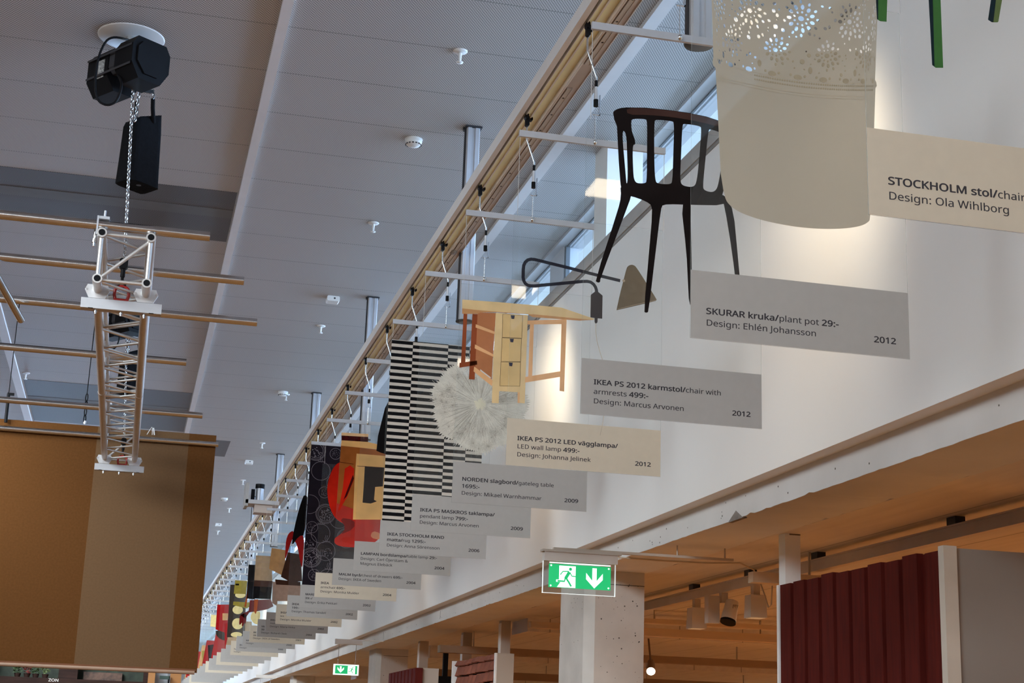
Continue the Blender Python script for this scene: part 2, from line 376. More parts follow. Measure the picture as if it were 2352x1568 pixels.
# ---------------------------------------------------------------- overhead rail the panels hang from
YS = lambda k: 3.567+.983*k                 # where panel k hangs along the rail
NP = 35                                     # panels k = -1 .. NP-2
RZ = 4.40                                   # underside of the rail
rail = empty('overhead_rail', (1.62, 2.0, RZ), 'long aluminium overhead rail with pale yellow trough and slotted edge, beside the clerestory window', 'rail')
YA, YB = -1.0, 38.5
MB().box((1.530, YA, RZ+.012), (1.556, YB, RZ+.075)).build('flange', M_trim, rail)
MB().box((1.556, YA, RZ+.035), (1.568, YB, RZ+.07)).build('groove', M_rail_dark, rail)
mb = MB(); mb.box((1.568, YA, RZ+.020), (1.641, YB, RZ+.07)); mb.box((1.594, YA, RZ+.013), (1.601, YB, RZ+.021), 1); mb.box((1.567, YA, RZ+.010), (1.570, YB, RZ+.05), 1)
mb.build('trough', [M_reflect, M_rail_lip], rail)
mb = MB(); mb.box((1.640, YA, RZ), (1.646, YB, RZ+.06)); mb.box((1.650, YA, RZ+.004), (1.656, YB, RZ+.05)); mb.build('lip', M_rail_lip, rail)
mb = MB(); mb.box((1.656, YA, RZ+.008), (1.712, YB, RZ+.06)); mb.build('channel', M_rail_low, rail)
MB().box((1.709, YA, RZ+.002), (1.713, YB, RZ+.06)).build('edge', M_trim, rail)
# slotted strip set into the channel, in lengths with a short gap
mb = MB(); y = YA
segs = [(-1.0, 5.86), (6.12, 13.4), (13.55, 20.9), (21.05, 28.3), (28.45, 38.4)]
for (a, b) in segs:
    mb.box((1.660, a, RZ+.002), (1.684, b, RZ+.010))
    mb.box((1.660, a, RZ-.001), (1.662, b, RZ+.003)); mb.box((1.682, a, RZ-.001), (1.684, b, RZ+.003))
mb.build('slotted_strip', mat('strip_metal', (.52, .48, .44), .45, .0), rail)
mb = MB(); y = YA+.1
while y < 26:
    if not (5.8 < y < 6.15): mb.cyl((1.672, y, RZ+.0008), (1.672, y, RZ+.003), .0055, 8)
    y += .198
mb.build('slot', M_rail_dark, rail)
mb = MB()
for i in range(9): mb.lathe([(.003, -.004), (.006, 0), (.003, .004)], (1.650, 5.84+.028*i, RZ+.012), 8)
mb.build('chain_end', M_steel, rail)
# ---------------------------------------------------------------- service posts hanging from the ceiling
def ceiling_post(Y, label, box=False):
    x = 1.752
    t = empty('ceiling_post', (x, Y, ZC), label, 'ceiling post', 'aluminium posts along the overhead rail')
    zb = 3.995
    pr = []
    for (px, py) in [(-.040,-.028),(-.034,-.038),(-.012,-.038),(-.010,-.030),(.010,-.030),(.012,-.038),(.034,-.038),(.040,-.028),(.040,.028),(.034,.038),(-.034,.038),(-.040,.028)]: pr.append((px, py))
    n = len(pr); vs = [(x+a, Y+b, zb) for a, b in pr]+[(x+a, Y+b, ZC) for a, b in pr]
    MB().add(vs, [list(range(n)), list(range(n, 2*n))]+[(i, (i+1) % n, (i+1) % n+n, i+n) for i in range(n)]).build('pole', M_aluflat, t)
    mb = MB(); mb.box((x-.058, Y-.005, ZC-.012), (x-.044, Y+.012, ZC)); mb.box((x-.050, Y-.048, ZC-.010), (x+.05, Y+.048, ZC-.001)); mb.build('ceiling_bracket', M_darkgrey, t)
    d = MB().lathe([(.030, -.008), (.051, -.007), (.053, -.003), (.052, 0)], (x, Y, zb), 28).build('end_cap', mat('cap_grey', (.045, .047, .046), .4, spec=.3), t)
    MB().cyl((x, Y, zb-.0088), (x, Y, zb-.0078), .030, 20).build('lens', mat('lamp_lens', (.05, .05, .05), .3, spec=.3), d)
    MB().box((x-.048, Y-.012, zb), (x-.0405, Y+.012, ZC-.01)).build('cable_strip', M_darkgrey, t)
    if box:
        mb = MB(); mb.lathe([(.012, -.035), (.028, -.03), (.03, .03), (.02, .04)], (x-.085, Y-.02, zb+.43), 14, axis='Y'); mb.box((x-.07, Y-.015, zb+.44), (x-.035, Y+.01, zb+.455))
        mb.build('spotlight', mat('warm_grey_lamp', (.30, .26, .22), .5), t)
        MB().box((x-.03, Y-.05, zb+.44), (x-.01, Y-.038, zb+.52)).build('switch_box', mat('pale_switch', (.45, .5, .55), .5), t)
    return t
ORD = ['nearest', 'second', 'third', 'fourth', 'fifth', 'sixth', 'seventh']
PLAB = ['grey aluminium ceiling post cut off by the top edge, behind the hanging plant pot panel',
        'aluminium ceiling post with a small spotlight, standing behind the wooden table panel',
        'aluminium ceiling post behind the rail, second along the ceiling, near the striped rug panel',
        'aluminium ceiling post behind the rail, third along the ceiling, above the fruit pattern panel',
        'far aluminium ceiling post behind the rail, fourth along the ceiling',
        'farthest visible aluminium ceiling post, small, behind the end of the rail']
for i in range(6): ceiling_post(4.723+3.885*i, PLAB[i], box=(i == 1))
# wall-washing spots in the post ends
for i in range(7):
    Y = 4.723+3.885*i
    spot('post_lamp', (1.765, Y, 3.965), (2.36, Y+.30, 3.62), 34, (1, .80, .56), 110, 1.0, .10)
# ---------------------------------------------------------------- picture tracing helpers: outline in photo pixels -> plane of panel k
import mathutils.geometry as MG
def smooth(pts, it=2):
    for _ in range(it):
        out = []
        for i in range(len(pts)):
            a, b = pts[i], pts[(i+1) % len(pts)]
            out += [(a[0]*.75+b[0]*.25, a[1]*.75+b[1]*.25), (a[0]*.25+b[0]*.75, a[1]*.25+b[1]*.75)]
        pts = out
    return pts
def on_panel(pts, k): return [(lambda v: (v.x, v.z))(atY(x, y, YS(k))) for x, y in pts]
def flat(mb, outline, Y, mi=0, holes=(), th=.0008):
    """a filled flat shape with holes on the plane y = Y (x, z outline), th thick"""
    loops = [outline]+list(holes)
    tri = MG.tessellate_polygon([[Vector((x, z, 0)) for x, z in l] for l in loops])
    allp = [p for l in loops for p in l]; n = len(allp)
    vs = [(x, Y, z) for x, z in allp]+[(x, Y+th, z) for x, z in allp]; fs = [t for t in tri]+[tuple(i+n for i in reversed(t)) for t in tri]
    o = 0
    for l in loops:
        for i in range(len(l)): fs.append((o+i, o+(i+1) % len(l), o+(i+1) % len(l)+n, o+i+n))
        o += len(l)
    mb.add(vs, fs, mi); return mb
def stroke(mb, pts, w, Y, mi=0, th=.0006, closed=False):
    """a flat band of width w following points (x, z)"""
    n = len(pts); L = []; R = []
    for i, p in enumerate(pts):
        a = pts[i-1] if (i > 0 or closed) else p; b = pts[(i+1) % n] if (i < n-1 or closed) else p
        d = Vector((b[0]-a[0], b[1]-a[1])); d = d.normalized() if d.length else Vector((1, 0))
        q = Vector((-d.y, d.x))*w/2; L.append((p[0]+q.x, p[1]+q.y)); R.append((p[0]-q.x, p[1]-q.y))
    vs = [(x, Y, z) for x, z in L]+[(x, Y, z) for x, z in R]; fs = []
    for i in range(n if closed else n-1):
        j = (i+1) % n; fs.append((i, j, n+j, n+i))
    mb.add(vs, fs, mi); return mb
def circle(cx, cz, r, n=20, rz=None): return [(cx+r*math.cos(2*math.pi*i/n), cz+(rz or r)*math.sin(2*math.pi*i/n)) for i in range(n)]
# ---------------------------------------------------------------- lettering
FONT = None
try: FONT = bpy.data.fonts.load(os.path.join(bpy.utils.system_resource('DATAFILES'), 'fonts', 'NotoSansHebrew-Regular.woff2'))
except Exception: FONT = None
def _text_mesh(s):
    c = bpy.data.curves.new('lettering_outline', 'FONT'); c.body = s; c.size = 1; c.resolution_u = 3
    if FONT: c.font = FONT
    o = bpy.data.objects.new('lettering_outline', c); COL.objects.link(o); bpy.context.view_layer.update()
    me = o.to_mesh(); v = [(p.co.x, p.co.y) for p in me.vertices]; f = [tuple(p.vertices) for p in me.polygons]; o.to_mesh_clear()
    bpy.data.objects.remove(o); bpy.data.curves.remove(c); return v, f
_adv = {}
def _width(s):
    if s not in _adv:
        v, _ = _text_mesh(s+'|'); w, _ = _text_mesh('|'); _adv[s] = max(p[0] for p in v)-max(p[0] for p in w)
    return _adv[s]
def letters(mb, runs, x, z, size, Y, mi=0, right=False, wide=1.16):
    """runs = [(text, bold)] on one line starting at (x, z) on plane y = Y"""
    W_ = sum(_width(t)*size*wide*(1.10 if b else 1.03) for t, b in runs)
    if right: x -= W_
    for t, b in runs:
        v, f = _text_mesh(t); sx = size*wide*(1.10 if b else 1.03)
        sh = [(-.030, 0), (.030, 0), (0, .022), (0, -.022), (-.015, .0), (.015, 0)] if b else [(-.008, 0), (.008, 0), (0, .006), (0, -.006)]
        for i, (dx, dz) in enumerate(sh): mb.add([(x+p[0]*sx+dx*size, Y-.00002*i, z+p[1]*size+dz*size) for p in v], f, mi)
        x += _width(t)*sx
    return mb
# ---------------------------------------------------------------- hangers
TOPPX = {5: (900, 777), 7: (784, 990), 9: (713, 1012), 10: (698, 1136)}
def top_of(k): return max(1.6+1.985, atY(*TOPPX[k], YS(k)).z+.006) if k in TOPPX else 1.6+1.985
def hanger(k, label, group=None):
    Y = YS(k); xc = 1.612; zb = 1.6+2.318
    t = empty('panel_hanger', (xc, Y, zb), label, 'hanger', group or 'hanger bars under the overhead rail')
    MB().box((xc-.300, Y-.006, zb-.013), (xc+.300, Y+.006, zb+.013)).build('bar', M_aluflat, t)
    xr = xc+.006
    d = MB(); d.cyl((xr, Y-.008, zb-.010), (xr, Y-.008, zb+.115), .0028, 8); d.lathe([(.001, -.011), (.008, -.006), (.009, 0), (.008, .006), (.001, .011)], (xr, Y-.010, zb-.002), 12); d.build('drop_rod', M_steel, t)
    z1 = zb+.115
    mb = MB(); mb.box((xr-.012, Y-.012, z1), (xr+.018, Y-.002, z1+.004)); mb.box((xr+.014, Y-.012, z1), (xr+.018, Y-.002, z1+.085)); mb.build('yoke', M_steel, t)
    g = MB().cyl((xr, Y-.008, z1+.062), (xr, Y-.008, z1+.118), .0075, 10).build('adjuster', M_aluflat, t)
    mb = MB(); mb.cyl((xr, Y-.008, z1+.035), (xr, Y-.008, z1+.064), .0095, 12); mb.cyl((xr, Y-.008, z1+.112), (xr, Y-.008, z1+.146), .006, 10); mb.build('grip', M_black, g)
    xk = 1.576
    MB().tube([(xr, Y-.008, z1+.14), (xr, Y-.008, z1+.160), (xr-.004, Y-.008, z1+.17), (xk+.006, Y-.006, z1+.262), (xk+.003, Y-.004, z1+.275), (xk+.003, Y-.002, RZ-.025)], .0042, 8).build('bent_rod', M_steel, t)
    mb = MB(); mb.cbox((xk+.002, Y-.012, RZ-.012), (.018, .022, .050), ch=.005); mb.cbox((xk-.004, Y-.02, RZ+.006), (.016, .03, .026), ch=.005); mb.cbox((xk+.026, Y+.012, RZ+.010), (.012, .022, .018), ch=.004); mb.build('rail_clip', M_black, t)
    for sx in (-1, 1): MB().cyl((xc+sx*.296, Y, top_of(k)), (xc+sx*.296, Y, zb-.01), .0011, 5).build('thread', mat('nylon_thread', (.55, .54, .53), .5), t)
    return t
# ---------------------------------------------------------------- hanging panels
acryl = clear_mat('clear_acrylic', (.985, .992, .992), veil=.012, veilcol=(.75, .8, .8))
acryl_edge = clear_mat('acrylic_edge', (.80, .86, .86), veil=.30, veilcol=(.7, .74, .74))
CAPG = print_mat('caption_grey', (.535, .525, .51), .02, .35, .02)
CAPC = print_mat('caption_cream', (.74, .68, .57), .02, .35, .02)
INK = mat('caption_ink', (.022, .02, .028), .6, var=.05)
PX0, PX1, PZ0 = 1.303, 1.905, 1.6+1.006
def panel(k, label, cap, lines, year, capz=.178, detail=True, group='clear product panels hanging from the rail'):
    Y = YS(k)
    t = empty('hanging_sign', ((PX0+PX1)/2, Y, PZ0), label, 'hanging sign', group)
    mb = MB(); mb.box((PX0, Y-.001, PZ0), (PX1, Y+.001, top_of(k)))
    mb.mi = [0 if i in (2, 4) else 1 for i in range(6)]
    mb.build('clear_sheet', [acryl, acryl_edge], t)
    c = MB().box((PX0+.0005, Y-.0022, PZ0+.0005), (PX1-.0005, Y-.0012, PZ0+capz)).build('caption_strip', CAPC if cap == 'c' else CAPG, t)
    if lines or year:
        mb = MB(); s = .0272; z = PZ0+capz-.112
        if len(lines) == 3: z = PZ0+capz-.081
        for i, runs in enumerate(lines): letters(mb, runs, PX0+.041, z-.0304*i, s, Y-.0024)
        if year: letters(mb, [(year, True)], PX1-.038, PZ0+.036, s, Y-.0024, right=True)
        mb.build('lettering', INK, c)
    return t
# ---------------------------------------------------------------- panel pictures (flat prints on the clear sheets)
B, N_ = True, False
CAPS = {
 -1: ('c', [[('STOCKHOLM stol/', B), ('chair ', N_), ('1', B)], [('Design: Ola Wihlborg', N_)]], None),
 0: ('g', [[('SKURAR kruka/', B), ('plant pot ', N_), ('29:-', B)], [('Design: Ehlén Johansson', N_)]], '2012'),
 1: ('g', [[('IKEA PS 2012 karmstol/', B), ('chair with', N_)], [('armrests ', N_), ('499:-', B)], [('Design: Marcus Arvonen', N_)]], '2012'),
 2: ('c', [[('IKEA PS 2012 LED vägglampa/', B)], [('LED wall lamp ', N_), ('499:-', B)], [('Design: Johanna Jelinek', N_)]], '2012'),
 3: ('g', [[('NORDEN slagbord/', B), ('gateleg table', N_)], [('1695:-', B)], [('Design: Mikael Warnhammar', N_)]], '2009'),
 4: ('g', [[('IKEA PS MASKROS taklampa/', B)], [('pendant lamp ', N_), ('799:-', B)], [('Design: Marcus Arvonen', N_)]], '2009'),
 5: ('g', [[('IKEA STOCKHOLM RAND', B)], [('matta/', B), ('rug ', N_), ('1295:-', B)], [('Design: Anna Sörensson', N_)]], '2006'),
 6: ('g', [[('LAMPAN bordslampa/', B), ('table lamp ', N_), ('29:-', B)], [('Design: Carl Öjerstam &', N_)], [('Magnus Elebäck', N_)]], '2004'),
 7: ('g', [[('MALM byrå/', B), ('chest of drawers ', N_), ('695:-', B)], [('Design: IKEA of Sweden', N_)]], '2004'),
 8: ('c', [[('IKEA ', B)], [('armchair ', N_), ('695:-', B)], [('Design: Monika Mulder', N_)]], '2004'),
 9: ('g', [[('MARI', B)], [('39:-/', B)], [('Design: Erika Pekkari', N_)]], '2002'),
 10: ('g', [[('IKEA', B)], [('199:-', B)], [('Design: Thomas Sandell', N_)]], '2002'),
 11: ('c', [[('IKEA', B)], [('wa', N_)], [('Design: Monika Mulder', N_)]], '2002'),
 12: ('g', [[('IKEA', B)], [('rock', N_)], [('Design: Maria Vinka', N_)]], '2002'),
 13: ('g', [[('YR', B)], [('39', B)], [('Design: Richard Clack', N_)]], '2002'),
 14: ('c', [[('BE', B)], [('33', B)], [('Design: IKEA of Sweden', N_)]], '2001'),
 15: ('g', [[('KA', B)], [('Design:', N_)]], '2000'),
 16: ('g', [[('BY', B)], [('Design:', N_)]], '2000'),
 17: ('c', [[('TV', B)], [('Design:', N_)]], None),
}
PIC = {-1: 'green chair legs', 0: 'large beige lace-edged plant pot', 1: 'black slatted armchair', 2: 'bent black wall lamp with a bronze shade', 3: 'pale wooden gateleg table with three drawers',
 4: 'white dandelion-like pendant lamp', 5: 'black and white striped rug', 6: 'black table lamp with a cone shade', 7: 'amber chest with an open drawer and dark cloth', 8: 'rounded red armchair',
 9: 'dark fabric with outlined pomegranates', 10: 'black and red garden shears', 11: 'dark brown brush head', 12: 'tilted plain wooden board', 13: 'narrow pinkish grey block', 14: 'stack of pale wooden slats above a black block', 15: 'black block and orange stick',
 16: 'dark red sleeve and hand', 17: 'olive yellow box', 18: 'charcoal fabric with cream discs', 21: 'red tin with a dark base', 22: 'small cream lampshade'}
def plab(k):
    if k in PIC: return 'clear hanging panel printed with a %s' % PIC[k] if k != -1 else 'clear hanging panel printed with green chair legs, cut by the right edge'
    return 'small far clear panel at the dim end of the hanging row, caption unreadable'
def hlab(k):
    if k in PIC: return 'hanger and bar carrying the %s panel' % PIC[k]
    return 'tiny far hanger at the dim end of the overhead rail'
panels = {}
for k in range(-1, NP-1):
    cap, lines, year = CAPS.get(k, ('c' if k in (17, 20, 23, 29) else 'g', [], None))
    g = 'clear product panels hanging from the rail' if k in PIC else 'far clear panels at the end of the row'
    panels[k] = panel(k, plab(k), cap, lines, year, group=g)
    hanger(k, hlab(k), 'hanger bars under the overhead rail' if k in PIC else 'far hanger bars at the end of the rail')
def ink(name, r, g, b, **kw): return print_mat(name, tuple(min(.9, c*1.5) for c in srgb(r, g, b)), **kw)
def pic(k, name, polys, mats, parent, layer=0, smooth_it=0, holes=None, world=False):
    """polys: list of (pixel outline, material slot)"""
    mb = MB()
    for i, (pts, mi) in enumerate(polys):
        q = smooth(pts, smooth_it) if smooth_it else pts
        flat(mb, q if world else on_panel(q, k), YS(k)-.0022-.0006*layer-.00009*i, mi, th=.0005, holes=[h if world else on_panel(smooth(h, 2), k) for h in (holes or [])] if i == 0 else ())
    return mb.build(name, mats, parent)
def U(pts, ox, oy, s): return [(ox+x/s, oy+y/s) for x, y in pts]
# --- green chair legs
G1 = ink('print_green', 52, 92, 48, trans=.15); G2 = ink('print_green_dark', 22, 34, 40, trans=.1); G3 = ink('print_green_olive', 82, 98, 62, trans=.2)
P = panels[-1]
seat = pic(-1, 'printed_chair', [(smooth([(1985, -60), (2345, -40), (2360, -120), (2330, -150), (2020, -170), (1985, -120)], 1), 0)], [G1], P)
pic(-1, 'backrest', [(smooth([(2010, -170), (2330, -150), (2350, -330), (2320, -430), (2180, -470), (2040, -440), (2000, -340)], 1), 0)], [G1], seat)
u = lambda pts: U(pts, 1950, 0, 5.85)
for a, b, ma in ((u([(385,-360),(520,-360),(498,297),(415,290),(370,262)]), u([(340,-360),(388,-360),(385,265),(370,262)]), G1),
              (u([(1110,-360),(1210,-360),(1258,915),(1160,915),(1112,878)]), u([(1045,-360),(1110,-360),(1142,900),(1112,878)]), G1),
              (u([(1975,-360),(2110,-360),(2000,295),(1990,305),(1925,305)]), u([(1955,-360),(2010,-360),(1932,305),(1910,303),(1862,270)]), G3)):
    o = pic(-1, 'leg', [(a, 0), (b, 1)], [ma, G2], seat)
# --- plant pot
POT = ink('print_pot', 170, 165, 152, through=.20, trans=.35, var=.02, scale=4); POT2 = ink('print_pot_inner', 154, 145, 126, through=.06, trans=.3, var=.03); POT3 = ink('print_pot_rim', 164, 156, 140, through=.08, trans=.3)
P = panels[0]
def potx(y): return (1634+.058*y+(y > 455)*0, 2017-.030*y)          # left and right edges of the pot at photo row y
out = [(1633, -44), (1634, 0), (1638, 132), (1636, 141), (1637, 150), (1643, 157), (1655, 400), (1664, 456), (1676, 473), (1700, 489), (1745, 505), (1800, 517), (1850, 524), (1900, 526.5), (1942, 525), (1975, 520), (1992, 512), (1999, 503), (2006, 320), (2010, 203), (2013, 198), (2012, 190), (2009, 184), (2016, 0), (2018, -44)]
rr = random.Random(11); holes = []; inner = []; occ = []
def arc_y(v, s):                                                     # row v on the pot, s in -1..1 across: rows sag towards the viewer's right
    return v+46*(s+1)/2-14*(1-s*s)*(-1)
def pp(s, v):
    y = arc_y(v, math.sin(s)); l, r = potx(y); return ((l+r)/2+(r-l)/2*math.sin(s)*.985, y)
def ell(s, v, a, b, rot=0, n=12):
    q = []
    for i in range(n):
        t = 2*math.pi*i/n; x, z = a*math.cos(t), b*math.sin(t)
        q.append(pp(s+(x*math.cos(rot)-z*math.sin(rot))/190.0, v+(x*math.sin(rot)+z*math.cos(rot)))) 
    return q
def can(s, v, r):
    for (a, b, c) in occ:
        if ((s-a)*190)**2+(v-b)**2 < (r+c+2.2)**2: return False
    occ.append((s, v, r)); return True
def hole(s, v, a, b, rot=0, tri=False):
    if abs(s) > 1.42 or not can(s, v, max(a, b)): return
    e = ell(s, v, a, b, rot)
    if min(p[1] for p in e) < -39 or any(not (potx(p[1])[0]+2.5 < p[0] < potx(p[1])[1]-2.5) for p in e): return
    cx = sum(p[0] for p in e)/len(e); cy = sum(p[1] for p in e)/len(e)
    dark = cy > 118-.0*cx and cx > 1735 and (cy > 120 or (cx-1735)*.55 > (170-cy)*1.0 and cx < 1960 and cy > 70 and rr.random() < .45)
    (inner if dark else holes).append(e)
def rosette(s, v, R):
    hole(s, v, R*.17, R*.14)
    for i in range(9): t = 2*math.pi*i/9; hole(s+math.cos(t)*R*.38/190, v+math.sin(t)*R*.36, R*.07, R*.06, t)
    for i in range(11): t = 2*math.pi*(i+.5)/11; hole(s+math.cos(t)*R*.66/190, v+math.sin(t)*R*.64, R*.14, R*.10, t)
    for i in range(12): t = 2*math.pi*i/12; hole(s+math.cos(t)*R*.95/190, v+math.sin(t)*R*.92, R*.10, R*.075, t)
for i in range(5):
    rosette(-1.25+.66*i, 5, 42); rosette(-.92+.66*i, 85, 36); rosette(-1.25+.66*i, -92, 42)
for i in range(9):
    s = -1.3+.33*i
    hole(s, 141, 10, 6); hole(s+.16, 122, 5, 8); hole(s+.09, 137, 3, 3); hole(s-.09, 137, 3, 3)
for i in range(420):
    s = rr.uniform(-1.4, 1.4); v = rr.uniform(-140, 134); q = rr.choice([1.7, 2.2, 2.6, 3.6, 4.6, 6.0]); hole(s, v, q, q*rr.uniform(.7, 1.25), rr.uniform(0, 3))
mb = MB(); YP = YS(0)-.0022
def curve_open(p, it=2):
    for _ in range(it):
        q = [p[0]]
        for a, b in zip(p, p[1:]): q += [(a[0]*.75+b[0]*.25, a[1]*.75+b[1]*.25), (a[0]*.25+b[0]*.75, a[1]*.25+b[1]*.75)]
        p = q+[p[-1]]
    return p
_i0 = out.index((1655, 400)); _i1 = out.index((2006, 320)); out = out[:_i0]+curve_open(out[_i0:_i1+1])+out[_i1+1:]
flat(mb, on_panel(out, 0), YP, 0, [on_panel(h, 0) for h in holes], .0005)
pot = mb.build('printed_plant_pot', [POT], P)
mb = MB()
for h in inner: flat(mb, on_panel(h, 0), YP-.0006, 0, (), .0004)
for i in range(62):                                                  # two rows of beads under the lace
    for dv in (0, 9):
        s = -.55+1.9*i/61
        if s < 1.36: flat(mb, on_panel(ell(s, 152+dv, 2.1, 2.3, 0, 8), 0), YP-.0006, 0, (), .0004)
mb.build('lace_inner_pattern', [POT2], pot)  # printed inner wall behind the lace holes, plus the bead rows
mb = MB()
for dv in (-14, 16, 22): stroke(mb, on_panel([pp(-1.45+2.9*i/30, 160+dv) for i in range(31)], 0), .0012, YP-.0007, 0)
mb.build('bead_line', [POT3], pot)
# --- black armchair
CH = ink('print_chair_black', 24, 20, 20, through=.03, trans=.05, var=.25, scale=6); CHB = ink('print_chair_brown', 60, 42, 38, through=.03, trans=.1, var=.2, scale=8)
P = panels[1]; c = lambda pts: U(pts, 1150, 180, 3.92)
back = c([(1010,310),(1022,292),(1050,277),(1085,268),(1130,263),(1300,265),(1500,285),(1680,310),(1850,345),(2000,395),(2075,440),(2085,470),(2060,640),(2030,860),(2005,1010),(1990,1060),(1900,1075),(1500,1040),(1092,1010),(1078,960),(1062,760),(1045,430),(1022,375)])
hl = [c(q) for q in ([(1088,463),(1130,493),(1138,700),(1143,900),(1132,968),(1118,800)], [(1172,385),(1188,365),(1300,365),(1318,385),(1316,660),(1314,925),(1300,946),(1230,947),(1204,925),(1192,870),(1184,600),(1215,597),(1200,530),(1178,480)],
      [(1381,390),(1396,373),(1540,385),(1561,402),(1553,670),(1545,930),(1525,956),(1415,950),(1388,925),(1380,700)], [(1633,425),(1650,408),(1790,430),(1807,450),(1788,700),(1765,930),(1735,982),(1640,970),(1612,930),(1622,700)],
      [(1868,470),(1885,457),(2010,500),(2020,520),(1990,760),(1958,960),(1935,1010),(1895,1028),(1828,1008),(1818,970),(1842,720)])]
seat = pic(1, 'printed_armchair', [(back, 0)], [CH], P, holes=hl)
pic(1, 'seat', [(smooth(c([(1080,985),(1500,1005),(1990,1045),(2030,1075),(2020,1145),(1700,1140),(1500,1133),(1440,1150),(1365,1150),(1300,1105),(1180,1062),(1090,1052)]), 1), 0)], [CH], seat, 1)
pic(1, 'rail', [(smooth(c([(1130,268),(1300,270),(1500,290),(1680,315),(1850,350),(1990,398),(1960,440),(1800,395),(1560,352),(1320,330),(1140,330)]), 1), 0)], [CHB], seat, 1)
for pts in ([(1424,425),(1452,428),(1449,452),(1438,482),(1378,641),(1378,648),(1373,650),(1366,645),(1419,482),(1426,452)],
            [(1484,452),(1536,456),(1522,470),(1517,482),(1505,580),(1489,716),(1484,719),(1478,716),(1490,580),(1498,486),(1494,470)],
            [(1563,462),(1586,462),(1585,470),(1588,622),(1590,700),(1582,700),(1579,640),(1576,580)],
            [(1655,455),(1668,458),(1684,484),(1693,580),(1703,690),(1694,690),(1681,580),(1663,470)]):
    pic(1, 'leg', [(smooth(pts, 1), 0)], [CH], seat, 2)
# --- wall lamp
LB = ink('print_lamp_black', 30, 30, 38, through=.04, trans=.05, var=.1); LS = ink('print_lamp_bronze', 96, 86, 72, through=.04, trans=.2, var=.08); LR = ink('print_lamp_rim', 150, 138, 122, through=.02, trans=.3); LC = ink('print_cord', 172, 165, 152, through=.02)
P = panels[2]; u = lambda pts: U(pts, 1180, 560, 6.72)
shade = pic(2, 'printed_lamp_shade', [(smooth(u([(1690,570),(1735,390),(1757,345),(1810,320),(1862,335),(1895,370),(2030,580),(2205,860),(2200,868),(2185,885),(1590,1025),(1583,1020),(1640,760)]), 1), 0)], [LS], P)
mb = MB(); stroke(mb, on_panel(u([(1600,1008),(1900,935),(2190,872)]), 2), .0018, YS(2)-.0032); mb.build('shade_rim', [LR], shade)
mb = MB(); stroke(mb, on_panel(u([(1640,570),(1300,488),(1050,425),(800,360),(550,300),(400,262),(320,243),(265,238),(215,250),(175,285),(152,335),(145,400),(143,520),(152,570),(175,612),(215,640),(265,650),(320,650),(700,615),(1050,582),(1130,580),(1185,592),(1230,625),(1260,670),(1274,715),(1275,748)]), 2), .0128, YS(2)-.0024)
mb.build('printed_lamp_arm', [LB], P)
pic(2, 'printed_lamp_base', [(u([(1250,738),(1187,788),(1180,1135),(1245,1146),(1245,1205),(1255,1226),(1266,1229),(1283,1222),(1290,1205),(1292,1150),(1362,1156),(1368,800),(1300,742)]), 0)], [ink('print_lamp_base', 56, 52, 54, through=.04)], P, 1)
mb = MB(); flat(mb, on_panel(circle(1432, 645, 3.2), 2), YS(2)-.0034, 0, (), .0006); mb.build('hinge', [LR], shade)
mb = MB(); stroke(mb, on_panel([(1368,742),(1368,760),(1371,785),(1377,806),(1384,828),(1389,860),(1391,900),(1389,940),(1384,972),(1378,1000)], 2), .0026, YS(2)-.0024); mb.build('printed_cord', [LC], P)
# --- gateleg table
T1 = ink('print_birch', 190, 166, 124, trans=.06, var=.10, scale=9); T2 = ink('print_birch_edge', 168, 124, 84, trans=.06, var=.1, scale=9); T3 = ink('print_birch_red', 128, 66, 40, trans=.15, var=.15, scale=9); T4 = ink('print_birch_panel', 160, 106, 72, trans=.2, var=.12, scale=9); T5 = ink('print_birch_leg', 196, 152, 110, trans=.06, var=.1, scale=9)
TL = ink('print_dark_line', 52, 42, 36, through=0)
P = panels[3]; u = lambda pts: U(pts, 840, 640, 3.92)
tb = pic(3, 'printed_table', [(u([(868,188),(1175,210),(1590,245),(1760,260),(2060,362),(2045,372),(1920,362),(1490,322),(1030,285),(868,268)]), 0), (u([(868,268),(1030,285),(1490,322),(1920,362),(1925,378),(1500,345),(1460,322),(1165,302),(1030,305),(1028,318),(868,316)]), 1), (u([(1500,320),(1920,360),(2045,372),(1990,374),(1925,378),(1500,346)]), 1)], [T1, T2], P)
pic(3, 'side_panel', [(u([(1005,318),(1030,305),(1170,310),(1145,690),(1132,925),(985,800)]), 0), (u([(990,410),(1162,478),(1160,500),(988,440)]), 1), (u([(983,592),(1150,682),(1150,705),(980,628)]), 1), (u([(975,790),(1142,915),(1136,968),(970,835)]), 1), (u([(1030,815),(1125,888),(1123,900),(1030,830)]), 2)], [T4, T5, ink('print_gap', 200, 196, 190)], tb, 1)
pic(3, 'cabinet_front', [(u([(1170,308),(1458,328),(1430,1122),(1366,1118),(1366,1022),(1200,1012),(1196,1122),(1134,1118),(1148,690)]), 0), (u([(1366,1022),(1385,1022),(1383,1120),(1366,1118)]), 1)], [T1, T5], tb, 2)
for d in ([(1232,322),(1411,332),(1403,537),(1228,529)], [(1225,533),(1400,541),(1392,749),(1217,746)], [(1215,751),(1391,753),(1385,969),(1205,965)]):
    dd = u(d); cx = (dd[0][0]+dd[1][0])/2; cy = (dd[0][1]+dd[1][1])/2
    o = pic(3, 'drawer', [(dd, 0)], [ink('print_drawer', 184, 158, 112, trans=.06, var=.12, scale=7)], tb, 3)
    mb = MB(); stroke(mb, on_panel(dd, 3), .0016, YS(3)-.0046, closed=True); mb.build('drawer_gap', [TL], o)
    pic(3, 'handle', [([(cx-4.6, cy+1), (cx+4.6, cy+1.5), (cx+3.2, cy+9.5), (cx-3.0, cy+9)], 0)], [ink('print_handle', 50, 50, 66, through=0)], o, 5)
